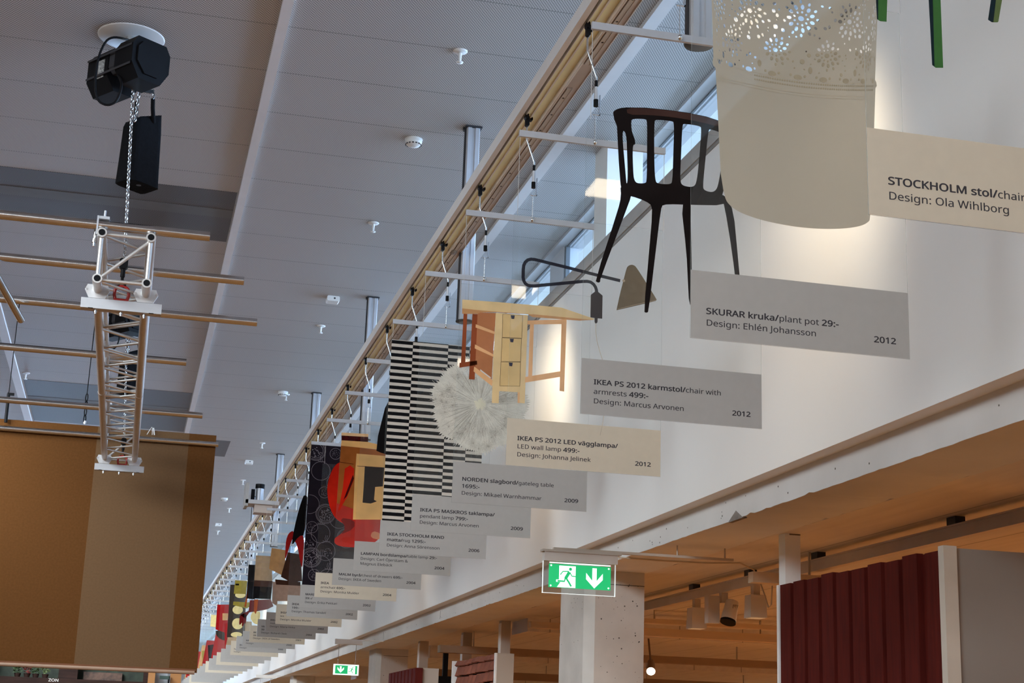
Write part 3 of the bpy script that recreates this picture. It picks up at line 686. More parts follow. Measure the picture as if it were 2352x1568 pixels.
for q, mt in (([(880,316),(913,318),(895,755),(857,755)], T3), ([(960,318),(1006,320),(980,908),(928,905)], T3), ([(845,757),(1000,738),(1002,775),(842,802)], T3), ([(1478,408),(1513,408),(1497,878),(1462,882)], T5), ([(1763,368),(1807,368),(1785,1016),(1744,1010)], T5)):
    pic(3, 'leg', [(u(q), 0)], [mt], tb, 1)
pic(3, 'gate_rail', [(u([(1455,378),(1807,366),(1806,408),(1453,413)]), 0), (u([(1435,885),(1762,832),(1760,882),(1430,936)]), 0)], [T5], tb, 2)
# --- dandelion lamp
D1 = ink('print_dandelion', 196, 194, 186, through=.16, trans=.4, var=.10, scale=26); D2 = ink('print_dandelion_line', 146, 142, 134, through=.1, trans=.3); D3 = ink('print_dandelion_core', 206, 200, 184, through=.05, trans=.4); D4 = ink('print_dandelion_tuft', 202, 200, 194, through=.08, trans=.4)
P = panels[4]; ctr = on_panel([(1102, 928)], 4)[0]; cx, cz = ctr; R0 = .238; rr = random.Random(5)
pts = []
for i in range(260):
    t = 2*math.pi*i/260; r = R0*(1+.03*math.sin(7*t)+.02*math.sin(13*t+1))*(1.0+(rr.uniform(.02, .085) if i % 2 else -.01)); pts.append((cx+r*math.cos(t), cz+r*math.sin(t)))
mb = MB(); flat(mb, pts, YS(4)-.0024, 0, (), .0004); dn = mb.build('printed_pendant_lamp', [D1], P)
mb = MB()
for i in range(150):
    t = rr.uniform(0, 6.283); r0 = rr.uniform(.03, .08); r1 = rr.uniform(.55, 1.0)*R0; stroke(mb, [(cx+r0*math.cos(t), cz+r0*math.sin(t)), (cx+r1*math.cos(t), cz+r1*math.sin(t))], .0009, YS(4)-.0027-.000002*i)
for i in range(46):
    t = rr.uniform(0, 6.283); q = R0*rr.uniform(.3, .98)**.7; x, z = cx+q*math.cos(t), cz+q*math.sin(t)
    for j in range(16):
        a = 2*math.pi*j/16+rr.uniform(-.1, .1); l = rr.uniform(.022, .042); stroke(mb, [(x, z), (x+l*math.cos(a), z+l*math.sin(a))], .0007, YS(4)-.0030-.000002*j)
mb.build('spoke', [D2], dn)
mb = MB()
for i in range(480):
    t = rr.uniform(0, 6.283); q = R0*(rr.random()**.5)*1.02; x, z = cx+q*math.cos(t), cz+q*math.sin(t); a = t+rr.uniform(-.5, .5); l = rr.uniform(.012, .03)
    stroke(mb, [(x, z), (x+l*math.cos(a), z+l*math.sin(a))], .0012, YS(4)-.0034-.000002*i)
mb.build('tuft', [D4], dn)
mb = MB()
for i in range(70):
    t = 2*math.pi*i/70; l = rr.uniform(.016, .034); stroke(mb, [(cx, cz), (cx+l*math.cos(t), cz+l*math.sin(t))], .0026, YS(4)-.0040-.000002*i)
mb.build('core', [D3], dn)
# --- striped rug
RB = ink('print_rug_black', 20, 20, 22, through=.03, trans=.06, var=.15); RW = ink('print_rug_white', 186, 180, 172, through=.05, trans=.35, var=.03)
P = panels[5]; a = on_panel([(900, 779)], 5)[0]; xL = a[0]; zT = a[1]; xR = on_panel([(1106, 1053)], 5)[0][0]; zB = PZ0+.178
cols = [xL, on_panel([(949, 782)], 5)[0][0], on_panel([(1030, 788)], 5)[0][0], xL+.452, xR]
mb = MB(); mb.box((xL, YS(5)-.0022, zB), (xR, YS(5)-.0014, zT)); base = mb.build('printed_rug', [RW], P)
mb = MB(); per = .0376
for i in range(4):
    z = zT-(.004 if i % 2 == 0 else -.0145)
    while z > zB:
        z0 = max(zB, z-per*.52); z1 = min(z, zT)
        if z1 > z0: mb.box((cols[i], YS(5)-.0030, z0), (cols[i+1], YS(5)-.0024, z1))
        z -= per
mb.build('stripe_pattern', [RB], base)
# --- table lamp
P = panels[6]; KB = ink('print_lampan_black', 18, 17, 18, through=.02, trans=.04)
sh = pic(6, 'printed_table_lamp', [(smooth([(892,905),(930,900),(968,908),(1006,1040),(996,1050),(960,1054),(915,1050),(878,1041),(860,1033)], 1), 0)], [KB], P)
pic(6, 'stem', [([(912,1045),(950,1048),(946,1150),(908,1148)], 0)], [KB], sh)
pic(6, 'lamp_foot', [(smooth([(880,1152),(890,1146),(930,1146),(985,1150),(1002,1158),(985,1168),(940,1170),(900,1164)], 2), 0)], [ink('print_lampan_foot', 44, 44, 44)], sh, 1)
# --- chest of drawers
M1 = ink('print_amber', 140, 80, 36, trans=.2, var=.25, scale=6); M2 = ink('print_pale_wood', 206, 164, 104, trans=.25, var=.12, scale=8); M3 = ink('print_maroon', 62, 16, 16); M4 = ink('print_cloth', 34, 26, 26, var=.25); M5 = ink('print_peach', 214, 172, 132, trans=.3); MR = ink('print_bright_red', 176, 32, 18, trans=.2, var=.2, scale=6); MRD = ink('print_deep_red', 112, 18, 16, trans=.12, var=.2, scale=6)
P = panels[7]; u = lambda pts: U(pts, 600, 900, 3.92)
ch = pic(7, 'printed_chest', [(u([(718,480),(1140,530),(1120,980),(1080,1140),(680,1000)]), 0)], [M1], P)
pic(7, 'chest_top', [(u([(722,365),(965,378),(963,405),(722,392)]), 0), (u([(722,392),(963,405),(960,452),(722,435)]), 1), (u([(722,435),(960,450),(1060,475),(1080,520),(718,484)]), 2)], [M5, M3, M2], ch, 1)
dr = pic(7, 'drawer', [(u([(858,555),(1140,578),(1370,1000),(1365,1150),(825,1148),(840,800)]), 0)], [M2], ch, 2)
pic(7, 'cloth', [(u([(932,668),(1108,680),(1095,850),(1025,855),(1015,970),(1040,985),(985,1004),(912,996),(925,800)]), 0)], [M4], dr, 3)
mb = MB(); stroke(mb, on_panel(u([(862,667),(935,670),(1110,684)]), 7), .003, YS(7)-.0048); stroke(mb, on_panel(u([(700,630),(830,650)]), 7), .003, YS(7)-.0048); mb.build('drawer_line', [M3], dr)
pic(7, 'red_garment', [(u([(752,690),(800,660),(835,690),(830,800),(770,950),(690,1085),(735,860)]), 0), (u([(825,745),(835,780),(770,940),(740,970)]), 1)], [MR, M3], ch, 3)
# --- red armchair
P = panels[8]
rc = pic(8, 'printed_red_armchair', [(smooth(u([(705,622),(640,690),(602,800),(592,880),(605,1000),(645,1110),(700,1165),(770,1195),(765,1235),(700,1290),(655,1320),(662,1372),(740,1395),(900,1400),(1080,1335),(1085,1120),(1010,800),(860,640)]), 2), 0)], [MR], P)
pic(8, 'seat_shadow', [(smooth(u([(700,1130),(840,1150),(840,1230),(700,1290),(765,1225)]), 1), 0), (smooth(u([(1000,1250),(1075,1270),(1072,1335),(980,1310)]), 1), 1)], [MRD, ink('print_salmon', 210, 130, 90)], rc, 1)
# --- pomegranate fabric
FD = ink('print_fabric_dark', 26, 22, 28, through=.03, trans=.08, var=.25, scale=5); FL = ink('print_fabric_line', 104, 98, 104, through=0, trans=.1)
P = panels[9]; tl = on_panel([(713, 1015)], 9)[0]; fx0 = PX0+.01; fx1 = fx0+.44; fz0 = PZ0+.178; fz1 = tl[1]+.0
mb = MB(); mb.box((fx0, YS(9)-.0022, fz0), (fx1, YS(9)-.0014, fz1)); fb = mb.build('printed_fabric', [FD], P)
mb = MB(); rr = random.Random(2); YF = YS(9)-.0026
def clipc(cx, cz, r, w, n=40):
    run = []
    for i in range(n+1):
        t = 2*math.pi*i/n; x, z = cx+r*math.cos(t), cz+r*math.sin(t)
        if fx0+.004 < x < fx1-.004 and fz0+.004 < z < fz1-.004: run.append((x, z))
        else:
            if len(run) > 2: stroke(mb, run, w, YF)
            run = []
    if len(run) > 2: stroke(mb, run, w, YF)
def seeds(cx, cz, r, n, s):
    for i in range(n):
        a = rr.uniform(0, 6.28); q = r*rr.random()**.5; x, z = cx+q*math.cos(a), cz+q*math.sin(a)
        if fx0+.012 < x < fx1-.012 and fz0+.012 < z < fz1-.012: flat(mb, circle(x, z, s, 7), YF, 0, (), .0004)
H9 = fz1-fz0
for (cx, cz, kind) in [(.04,.94,'cut'),(.22,.72,'pom'),(.30,.86,'small'),(.02,.56,'pom2'),(.26,.47,'pom'),(.12,.36,'pom2'),(.33,.34,'cut'),(.06,.19,'cut'),(.30,.14,'small'),(.20,.05,'pom'),(.40,.62,'cut'),(.42,.95,'pom'),(.09,.80,'pom2'),(.13,.65,'small'),(.15,.50,'cut'),(.05,.40,'small'),(.02,.29,'pom'),(.17,.24,'pom'),(.09,.07,'small'),(.20,.93,'small'),(.14,.14,'pom2')]:
    x = fx0+cx; z = fz0+cz*H9
    if kind == 'cut':
        for r in (.078, .070, .058): clipc(x, z, r, .0032)
        for a in (.4, 2.5, 4.6): stroke(mb, [(x+.05*math.cos(a+.1*j), z+.05*math.sin(a+.1*j)) for j in (0, .0)]+[(x, z)], .003, YF) if fx0+.055 < x < fx1-.055 and fz0+.055 < z < fz1-.055 else None
        seeds(x, z, .05, 34, .0042)
    elif kind == 'small':
        clipc(x, z, .045, .003); seeds(x, z, .032, 26, .0022)
    else:
        clipc(x, z, .075, .0032)
        if kind == 'pom': seeds(x+.02, z-.01, .035, 26, .0032)
        st = [(x-.004, z+.075), (x-.012, z+.10), (x-.006, z+.125)]
        if all(fx0+.01 < p[0] < fx1-.01 and fz0 < p[1] < fz1-.01 for p in st):
            stroke(mb, st, .003, YF); stroke(mb, [(p[0]+.014, p[1]) for p in st], .003, YF); stroke(mb, [(x-.03, z+.082), (x, z+.072), (x+.032, z+.08)], .003, YF)
mb.build('fruit_pattern', [FL], fb)
# --- shears, brush and the smaller prints further along
P = panels[10]; u = lambda pts: U(pts, 600, 900, 3.92); RD = ink('print_shear_red', 122, 18, 16, trans=.1); BK = ink('print_shear_black', 16, 15, 16, through=.02)
s_ = pic(10, 'printed_shears', [(smooth(u([(378,935),(395,928),(415,940),(412,1010),(392,1290),(338,1295),(275,1388),(282,1310),(300,1210),(340,1050)]), 1), 0)], [BK], P, 1)
pic(10, 'red_handle', [(smooth(u([(290,1245),(245,1270),(224,1330),(216,1420),(214,1515),(236,1450),(272,1340),(296,1300)]), 1), 0), (smooth(u([(308,1268),(340,1268),(388,1305),(382,1440),(368,1600),(350,1520),(322,1370),(284,1322)]), 1), 0)], [RD], s_)
BR = ink('print_brown', 60, 38, 30, var=.2, scale=20); WD = ink('print_wood', 176, 138, 92, var=.15, scale=12); WG = ink('print_grey_wood', 150, 128, 102, var=.15, scale=12); BL = ink('print_block_black', 20, 18, 18); OL = ink('print_olive', 134, 120, 52, var=.12); OR = ink('print_orange', 150, 74, 36); CR = ink('print_cream', 222, 190, 138, trans=.3); CHR = ink('print_charcoal', 52, 46, 42); MRO = ink('print_dark_red', 92, 24, 24); PK = ink('print_pinkgrey', 150, 126, 112); RDD = ink('print_tin_red', 142, 14, 16)
pic(11, 'printed_brush', [([(661,1268),(690,1273),(694,1334),(668,1337),(645,1324)], 0)], [BR], panels[11])
pic(11, 'printed_grey_shape', [([(632,1330),(690,1336),(690,1380),(632,1380)], 0), ([(632,1330),(690,1336),(690,1345),(634,1342)], 1)], [PK, BR], panels[11])
pic(12, 'printed_board', [([(624,1258),(656,1263),(655,1313),(650,1322),(618,1306)], 0)], [WD], panels[12])
pic(13, 'printed_grey_block', [([(626,1335),(638,1337),(637,1392),(625,1384)], 0)], [PK], panels[13])
sl = pic(14, 'printed_slats', [([(588,1275),(626,1277),(625,1334),(584,1332)], 0), ([(588,1289),(626,1291),(626,1292),(588,1290)], 1), ([(587,1304),(626,1306),(626,1307),(587,1305)], 1)], [WG, PK], panels[14])
pic(14, 'dark_block', [([(584,1332),(626,1334),(625,1348),(583,1346)], 0), ([(583,1346),(625,1348),(622,1376),(582,1374)], 1)], [BR, BL], sl)
bk = pic(15, 'printed_block', [([(571,1296),(588,1297),(585,1376),(566,1374)], 0)], [BL], panels[15])
pic(15, 'orange_stick', [([(571,1340),(569,1374),(565,1393),(561,1393)], 0), ([(584,1376),(593,1376),(590,1403),(587,1410),(583,1403)], 0)], [OR], bk)
slv = pic(16, 'printed_sleeve', [([(574,1378),(622,1376),(628,1392),(614,1399),(592,1403),(573,1406),(563,1420),(552,1412),(571,1402)], 0)], [MRO], panels[16])
pic(16, 'hand', [(smooth([(552,1410),(566,1408),(566,1424),(563,1434),(561,1428),(558,1439),(555,1437),(556,1428),(552,1435),(549,1433),(550,1420)], 1), 0)], [MRO], slv)
pic(16, 'cream_disc', [(smooth([(574,1418),(580,1404),(590,1403),(599,1405),(594,1434),(583,1432)], 1), 0)], [CR], slv)
fb = pic(18, 'printed_disc_fabric', [([(529,1342),(566,1344),(562,1463),(521,1463)], 0)], [CHR], panels[18])
pic(18, 'disc', [(circle(552, 1366, 12, 18, 7), 0), (circle(546, 1400, 12, 18, 10), 0), (circle(546, 1432, 13, 18, 13), 0), (circle(543, 1457, 13, 18, 6), 0)], [CR], fb, 1)
bx = pic(17, 'printed_olive_box', [([(540,1332),(568,1334),(565,1364),(537,1363)], 0), ([(536,1381),(574,1383),(574,1392),(567,1397),(535,1389)], 0)], [OL], panels[17])
pic(17, 'box_label', [([(541,1340),(549,1340),(549,1344),(541,1344)], 0)], [BL], bx, 1)
tn = pic(21, 'printed_tin', [([(499,1388),(526,1388),(524,1457),(495,1445)], 0), ([(511,1408),(524,1408),(523,1424),(511,1424)], 1)], [RDD, WD], panels[21])
pic(21, 'tin_base', [(smooth([(495,1445),(524,1455),(522,1472),(506,1468),(496,1458)], 1), 0)], [CHR], tn, 1)
pic(22, 'printed_cream_shade', [([(485,1411),(499,1412),(497,1440),(483,1438)], 0)], [CR], panels[22])
FAR = [WG, RDD, CR, MRO, RDD, BL, RDD, OL, WD, RDD, MR, OR, RDD, MR, WD]
for k in [19, 20]+list(range(23, NP-1)):
    r = random.Random(k); x0 = PX0+r.uniform(.01, .08); x1 = x0+r.uniform(.22, .40); z0 = PZ0+.19; z1 = z0+r.uniform(.28, .46); bx_ = MB()
    q = [(x0, z0), (x1, z0+.02), (x1-.03, z1), (x0+.05, z1)] if k % 2 else [(x0+.04, z0), (x1, z0), (x1, z0+.2), (x0+.12, z0+.22), (x0+.1, z1), (x0, z1-.02)]
    flat(bx_, q, YS(k)-.0022, 0, (), .0005); bx_.build('printed_product', [FAR[(k-19) % len(FAR)]], panels[k])
# ---------------------------------------------------------------- lifting truss, its chain hoists, the pipes and the banner
TX0, TX1, TZ0, TZ1, TYA, TYB = -.298, -.058, 1.6+2.180, 1.6+2.420, 7.70, 13.15
truss = empty('lighting_truss', ((TX0+TX1)/2, TYA, TZ0), 'silver square lattice truss hanging from two chain hoists, seen from below', 'truss')
M_truss = mat('truss_aluminium', (.66, .64, .62), .36, .75, var=.05, scale=25)
for x in (TX0, TX1):
    for z in (TZ0, TZ1):
        mb = MB(); mb.cyl((x, TYA, z), (x, TYB, z), .0245, 18); mb.cyl((x, TYA+2.72, z), (x, TYA+2.78, z), .0265, 18)
        ch = mb.build('chord', M_truss, truss)
        mb = MB()
        for y, s in ((TYA, -1), (TYB, 1)): mb.cyl((x, y+s*.001, z), (x, y+s*.0025, z), .0165, 16)
        mb.build('end_plug', M_black, ch)
def zig(p0, p1, q0, q1, name):
    """lattice between two chords: p side and q side, from Y = TYA to TYB"""
    mb = MB(); n = 22; y0 = TYA+.045; L = TYB-TYA-.09
    for i in range(n):
        a = y0+L*i/n; b = y0+L*(i+.92)/n
        s, e = ((p0, a, p1), (q0, b, q1)) if i % 2 == 0 else ((q0, a, q1), (p0, b, p1))
        mb.cyl(s, e, .0080, 8)
    return mb.build(name, M_truss, truss)
zig(TX0, TZ0, TX1, TZ0, 'bottom_lattice'); zig(TX0, TZ1, TX1, TZ1, 'top_lattice'); zig(TX0, TZ0, TX0, TZ1, 'side_lattice'); zig(TX1, TZ0, TX1, TZ1, 'side_lattice')
for y in (TYA+.03, TYA+2.66, TYA+2.84, TYB-.03):
    mb = MB()
    for x in (TX0, TX1): mb.cyl((x, y, TZ0), (x, y, TZ1), .0115, 10)
    for z in (TZ0, TZ1): mb.cyl((TX0, y, z), (TX1, y, z), .0095, 10)
    if y in (TYA+.03, TYB-.03): mb.cyl((TX0+.01, y+.004, TZ0+.01), (TX1-.01, y+.004, TZ1-.02), .0095, 10)
    mb.build('end_frame', M_truss, truss)
def crossbar(Y, w):
    xm = (TX0+TX1)/2+.005; z = TZ0-.078
    c = MB().box((xm-w, Y-.03, z-.026), (xm+w, Y+.03, z+.026)).build('crossbar', M_aluflat, truss)
    for x in (TX0, TX1):
        pl = [(x-.062, TZ0-.008), (x-.05, TZ0+.020), (x+.05, TZ0+.020), (x+.062, TZ0-.008), (x+.04, TZ0-.050), (x-.04, TZ0-.050)]
        cl = MB().prism(pl, Y-.028, Y-.016).build('clamp_plate', M_alu, c)
        mb = MB()
        for dx in (-.052, .052): mb.cyl((x+dx, Y-.032, TZ0-.005), (x+dx, Y-.010, TZ0-.005), .006, 8)
        mb.build('bolt', M_steel, cl)
    mb = MB()
    for x in (TX0, xm, TX1): mb.cyl((x, Y, z-.040), (x, Y, z-.026), .010, 6); mb.cyl((x, Y, z-.048), (x, Y, z-.040), .005, 8)
    mb.build('bolt', M_steel, c)
    mb = MB()
    for dx in (-.15, .15): mb.box((xm+dx-.012, Y-.031, z-.0265), (xm+dx+.012, Y-.02, z-.0245))
    mb.build('slot', M_black, c)
crossbar(7.92, .200); crossbar(13.06, .197)
def shackle(Y, x, label):
    t = empty('shackle', (x, Y, TZ0-.05), label, 'shackle', 'red shackles on the truss crossbars')
    zc = TZ0-.004; k_ = 1.45; pts = []
    for i in range(13):
        a = math.pi*(i/12.0); pts.append((x+.024*k_*math.cos(a), Y, zc+.020*k_*math.sin(a)))
    pts = [(x+.019*k_, Y, zc-.048)]+[(x+.0245*k_, Y, zc-.018)]+pts+[(x-.0245*k_, Y, zc-.018)]+[(x-.019*k_, Y, zc-.048)]
    MB().tube(pts, .0085, 10).build('bow', M_red, t)
    MB().cyl((x-.036, Y, zc-.044), (x+.036, Y, zc-.044), .0095, 10).build('pin', M_red, t)
shackle(7.90, -.178, 'red bow shackle on the near crossbar of the truss, under the hoist hook')
shackle(13.05, -.155, 'red bow shackle on the far crossbar of the truss, in front of the orange banner')
def chain(mb, a, b, wire=.0031, link=.022, wid=.0080):
    a, b = Vector(a), Vector(b); L = (b-a).length; n = max(2, int(L/link)); d = (b-a).normalized(); u = d.orthogonal().normalized(); w = d.cross(u)
    for i in range(n):
        c = a+(b-a)*((i+.5)/n); s = u if i % 2 else w; pts = []
        for j in range(9):
            t = 2*math.pi*j/8; pts.append(c+d*(link*.72*math.sin(t))+s*(wid*math.cos(t)))
        mb.tube(pts, wire, 5)
    return mb
def hoist(Y, xh, yh, label, rz=.62):
    x = -.262
    t = empty('chain_hoist', (x, Y, ZC), label, 'chain hoist', 'chain hoists lifting the truss')
    MB().lathe([(.02, -.006), (.170, -.006), (.176, -.002), (.176, -.0005)], (x, Y, ZC), 40).build('ceiling_rose', M_white_pl, t)
    zt = ZC-.075; R = Matrix.Rotation(rz, 3, 'Z')
    def at(dx, dy, dz): return Vector((x, Y, zt)) + R @ Vector((dx, dy, dz))
    # the body: motor half and gearbox half with an open middle
    def block(x0, x1, y0, y1, z0, z1, chx, chz):
        pts = [(y0+chx, z0), (y1-chx, z0), (y1, z0+chz), (y1, z1-chz*.6), (y1-chx*.6, z1), (y0+chx*.6, z1), (y0, z1-chz*.6), (y0, z0+chz)]
        n = len(pts); vs = [at(x0, a, b) for a, b in pts]+[at(x1, a, b) for a, b in pts]
        mid = .012
        return vs, [list(range(n)), list(range(2*n-1, n-1, -1))]+[(i, i+n, (i+1) % n+n, (i+1) % n) for i in range(n)]
    mb = MB()
    for args in ((-.215, -.03, -.105, .105, -.245, -.01, .05, .07), (-.228, -.208, -.085, .085, -.22, -.03, .05, .06)):
        v, f = block(*args); mb.add(v, f)
    mb.build('motor_housing', M_black, t)
    mb = MB()
    for args in ((.045, .20, -.118, .118, -.235, -.005, .05, .08), (.19, .212, -.09, .09, -.205, -.03, .05, .06)):
        v, f = block(*args); mb.add(v, f)
    g = mb.build('gear_housing', M_black, t)
    mb = MB(); v, f = block(-.04, .055, -.10, .10, -.16, -.02, .03, .03); mb.add(v, f); mb.build('middle_housing', M_darkgrey, t)
    mb = MB()
    for dz in (-.06, -.165):
        v, f = block(-.20, .19, -.1215, -.119, dz-.006, dz+.006, .0, .0); mb.add(v, f)
    mb.build('rib', M_darkgrey, t)
    v, f = block(-.115, -.060, -.1085, -.1055, -.175, -.075, 0, 0); MB().add(v, f).build('rating_plate', mat('worn_label', (.30, .31, .31), .5, var=.8, scale=90), t)
    MB().cyl(at(0, 0, -.03), (x, Y, ZC-.006), .03, 12).build('suspension_eye', M_steel, t)
    pts = [atY(px_, py_, 7.73)+Vector((0, Y-7.95, 0)) for px_, py_ in ((266, 84), (245, 90), (229, 120), (219, 165), (218, 210), (226, 234), (246, 243), (266, 236), (276, 215), (281, 188))]
    pts = [Vector((x, Y, ZC-.02))]+pts+[at(-.02, -.06, -.14)]
    sm = []
    for i in range(len(pts)-1):
        for j in range(4): sm.append(pts[i].lerp(pts[i+1], j/4))
    for _ in range(3): sm = [sm[0]]+[(sm[i-1]+sm[i]*2+sm[i+1])/4 for i in range(1, len(sm)-1)]+[sm[-1]]
    MB().tube(sm, .0062, 8).build('power_cable', M_black, t)
    top = Vector((-.230, Y, zt-.14)); end = Vector((xh, yh, TZ0+.185))
    mb = MB(); chain(mb, top, end); mb.build('lifting_chain', M_steel, t)
    mb = MB(); chain(mb, (-.190, Y, zt-.15), (-.200, Y, zt-.40)); mb.build('slack_chain', M_steel, t)
    # hook
    h = MB(); h.cbox((xh, yh, TZ0+.145), (.042, .036, .055), ch=.008); h.cyl((xh, yh, TZ0+.12), (xh, yh, TZ0+.075), .012, 10)
    pts = [(xh, yh, TZ0+.09)]+[(xh+.0+.016*math.sin(a), yh, TZ0+.035-.0+.020*math.cos(a)) for a in [j*.45 for j in range(0, 11)]]
    h.tube(pts, .0075, 8); h.build('hook', M_black, t)
    mb = MB(); mb.tube([(-.16, Y, zt-.15), (-.165, Y, zt-.20), (-.12, Y, zt-.235)], .006, 8); mb.box((-.20, Y-.006, zt-.232), (-.115, Y+.006, zt-.212)); mb.tube([(-.122, Y-.004, zt-.21), (-.112, Y-.004, zt-.245), (-.119, Y-.004, zt-.268)], .0045, 8)
    mb.build('bag_hook', M_steel, t)
    # chain bag
    zb = zt-.30; mb = MB(); c0 = Vector((-.160, Y+.115, 0)); rows = []
    prof = [(0, .088, .055, .30), (-.06, .092, .062, .30), (-.20, .094, .068, .32), (-.33, .098, .072, .34), (-.375, .10, .074, .35), (-.378, .10, .074, .35)]
    vs = []
    for j, (dz, ax, ay, rot) in enumerate(prof):
        Rm = Matrix.Rotation(rot+.35, 3, 'Z')
        for i in range(20):
            a = 2*math.pi*i/20; p = Vector((ax*abs(math.cos(a))**.35*math.copysign(1, math.cos(a)), ay*abs(math.sin(a))**.35*math.copysign(1, math.sin(a)), 0))
            vs.append(c0+Rm @ p+Vector((0, 0, zb-.04+dz+(.05*math.cos(a) if j == 0 else 0)+random.uniform(-.004, .004))))
    fs = [(j*20+i, j*20+(i+1) % 20, (j+1)*20+(i+1) % 20, (j+1)*20+i) for j in range(len(prof)-1) for i in range(20)]+[list(range(19, -1, -1)), list(range(100, 120))]
    mb.add(vs, fs)
    b = mb.build('chain_bag', M_blackcloth, t)
    for q_ in ([(-.119, Y-.004, zt-.262), (-.116, Y+.03, zt-.30), (-.105, Y+.09, zt-.36)], [(-.200, Y+.02, zt-.28), (-.200, Y+.09, zt-.36)]): MB().tube(q_, .011, 6).build('strap', M_blackcloth, b)
    MB().lathe([(.008, -.001), (.013, -.001), (.013, .001)], c0+Vector((.01, -.03, zb-.42)), 14).build('eyelet', M_darkgrey, b)
    return t
hoist(7.95, -.182, 7.90, 'black electric chain hoist on a white ceiling rose, above the near end of the truss', -.95)
hoist(13.35, -.158, 13.05, 'black chain hoist seen through the far end of the lattice truss', -.95)
# pipes laid across the truss
PIPES = [(.232, 7.745), (.461, 8.49), (.608, 9.37), (.233, 10.61), (.435, 12.42)]
PORD = ['nearest', 'second nearest', 'third', 'fourth', 'fifth and farthest']
for i, (xr, y) in enumerate(PIPES):
    t = empty('scaffold_pipe', (TX0, y, TZ1+.05), '%s of the five plain silver pipes laid across the top of the truss' % PORD[i], 'pipe', 'pipes across the truss')
    MB().cyl((-3.2, y, TZ1+.0502), (xr, y, TZ1+.0502), .0242, 20).build('tube', M_pipe, t)
    mb = MB(); mb.box((TX0-.03, y-.035, TZ1+.074), (TX0+.03, y+.035, TZ1+.088)); mb.box((TX0-.03, y-.038, TZ1-.01), (TX0-.022, y-.030, TZ1+.088)); mb.cyl((TX0+.005, y-.01, TZ1+.088), (TX0+.005, y-.01, TZ1+.125), .006, 8); mb.build('clamp', M_aluflat, t)
    mb = MB(); mb.cyl((TX0-.036, y+.03, TZ1-.055), (TX0-.036, y+.03, TZ1+.055), .007, 8); mb.cyl((TX0-.036, y+.03, TZ1-.035), (TX0-.036, y+.03, TZ1-.018), .013, 6); mb.build('swivel_bolt', M_steel, t)
a = atZ(-60, 540, TZ1); b = atZ(48, 734, TZ1-.09); b = Vector((b.x, b.y, TZ1-.09))
t = empty('brace_pipe', b, 'short silver pipe slanting down at the left edge of the picture', 'pipe'); MB().cyl(a, b, .022, 18).build('tube', M_pipe, t)
# orange banner on its own pipe
YB_ = 13.62
b0 = atY(497, 1003, YB_); b1 = atY(450, 1545, YB_)
ban = empty('banner', (b0.x-1.2, YB_, b1.z), 'large plain brown-orange cloth banner with a paler stripe, hanging at the left', 'banner')
M_ban = wood_mat('banner_cloth', (.098, .040, .0115), (.112, .046, .014), 'Z', 60, 1, .9, spec=.05)
M_ban2 = wood_mat('banner_cloth_pale', (.128, .073, .036), (.142, .081, .041), 'Z', 60, 1, .9, spec=.05)
XA_ = -3.2; xb = b0.x; zt_ = b0.z+.012; zb_ = b1.z
xs1 = atY(225, 985, YB_).x; xs2 = atY(435, 1000, YB_).x
def cloth(x0, x1, m, nm, par):
    n = max(2, int((x1-x0)/.06)); mz = 16; vs = []; fs = []
    for j in range(mz+1):
        z = zb_+(zt_-zb_)*j/mz
        for i in range(n+1):
            x = x0+(x1-x0)*i/n; y = YB_+.0012*math.sin(x*5.1+z*.7)*(1-j/mz)
            vs.append((x, y, z))
    w = n+1
    for j in range(mz):
        for i in range(n): fs.append((j*w+i, j*w+i+1, (j+1)*w+i+1, (j+1)*w+i))
    o = MB().add(vs, fs, 0, False).build(nm, m, par)
    so = o.modifiers.new('thick', 'SOLIDIFY'); so.thickness = .002; return o
c_ = cloth(XA_, xs1, M_ban, 'cloth', ban); cloth(xs1, xs2, M_ban2, 'pale_stripe', ban); cloth(xs2, xb, M_ban, 'cloth', ban)
MB().cyl((XA_-.05, YB_-.035, zt_-.085), (xb+.02, YB_-.035, zt_-.085), .022, 18).build('top_pipe', M_pipe, ban)
MB().cyl((XA_-.05, YB_+.002, zb_+.002), (xb-.02, YB_+.002, zb_+.002), .016, 14).build('bottom_rod', mat('hem_rod', (.34, .22, .15), .5), ban)
mb = MB(); mb.box((XA_, YB_-.005, zb_+.016), (xb-.01, YB_-.003, zb_+.030)); mb.build('hem', mat('hem_brown', (.16, .06, .025), .9), ban)  # plain brown hem strip along the bottom of the cloth
for i, (px, py0, py1, lab) in enumerate([(200, 905, 970, 'black chain strop with a silver clip, left of the truss, holding the banner pipe'), (20, 905, 962, 'black strop at the far left edge, holding the banner pipe')]):
    p = atY(px, py0, YB_-.03); q = atY(px-6, py1, YB_-.03)
    t = empty('strop', p, lab, 'strop')
    if i == 0:
        mb = MB(); chain(mb, (p.x, p.y, p.z), (q.x, q.y, q.z), .005, .05, .013); mb.cyl((p.x, p.y, p.z), (p.x+.005, p.y, ZC), .004, 6); mb.build('chain', M_black, t)
        mb = MB(); mb.lathe([(.004, -.02), (.012, -.012), (.013, .006), (.006, .012)], (q.x+.002, q.y, q.z+.005), 10); mb.build('clip', M_white_pl, t)
    else:
        mb = MB(); mb.cyl((p.x, p.y, p.z), (q.x, q.y, q.z-.03), .014, 10); mb.box((p.x-.01, p.y-.01, p.z-.01), (p.x+.045, p.y+.01, p.z+.012)); mb.cyl((p.x, p.y, p.z), (p.x, p.y, ZC), .004, 6); mb.build('strap', M_black, t)
p = atY(348, 985, YB_-.03)
t = empty('cable_tie', p, 'white cable tie ends looped over the banner pipe beside the truss', 'cable tie')
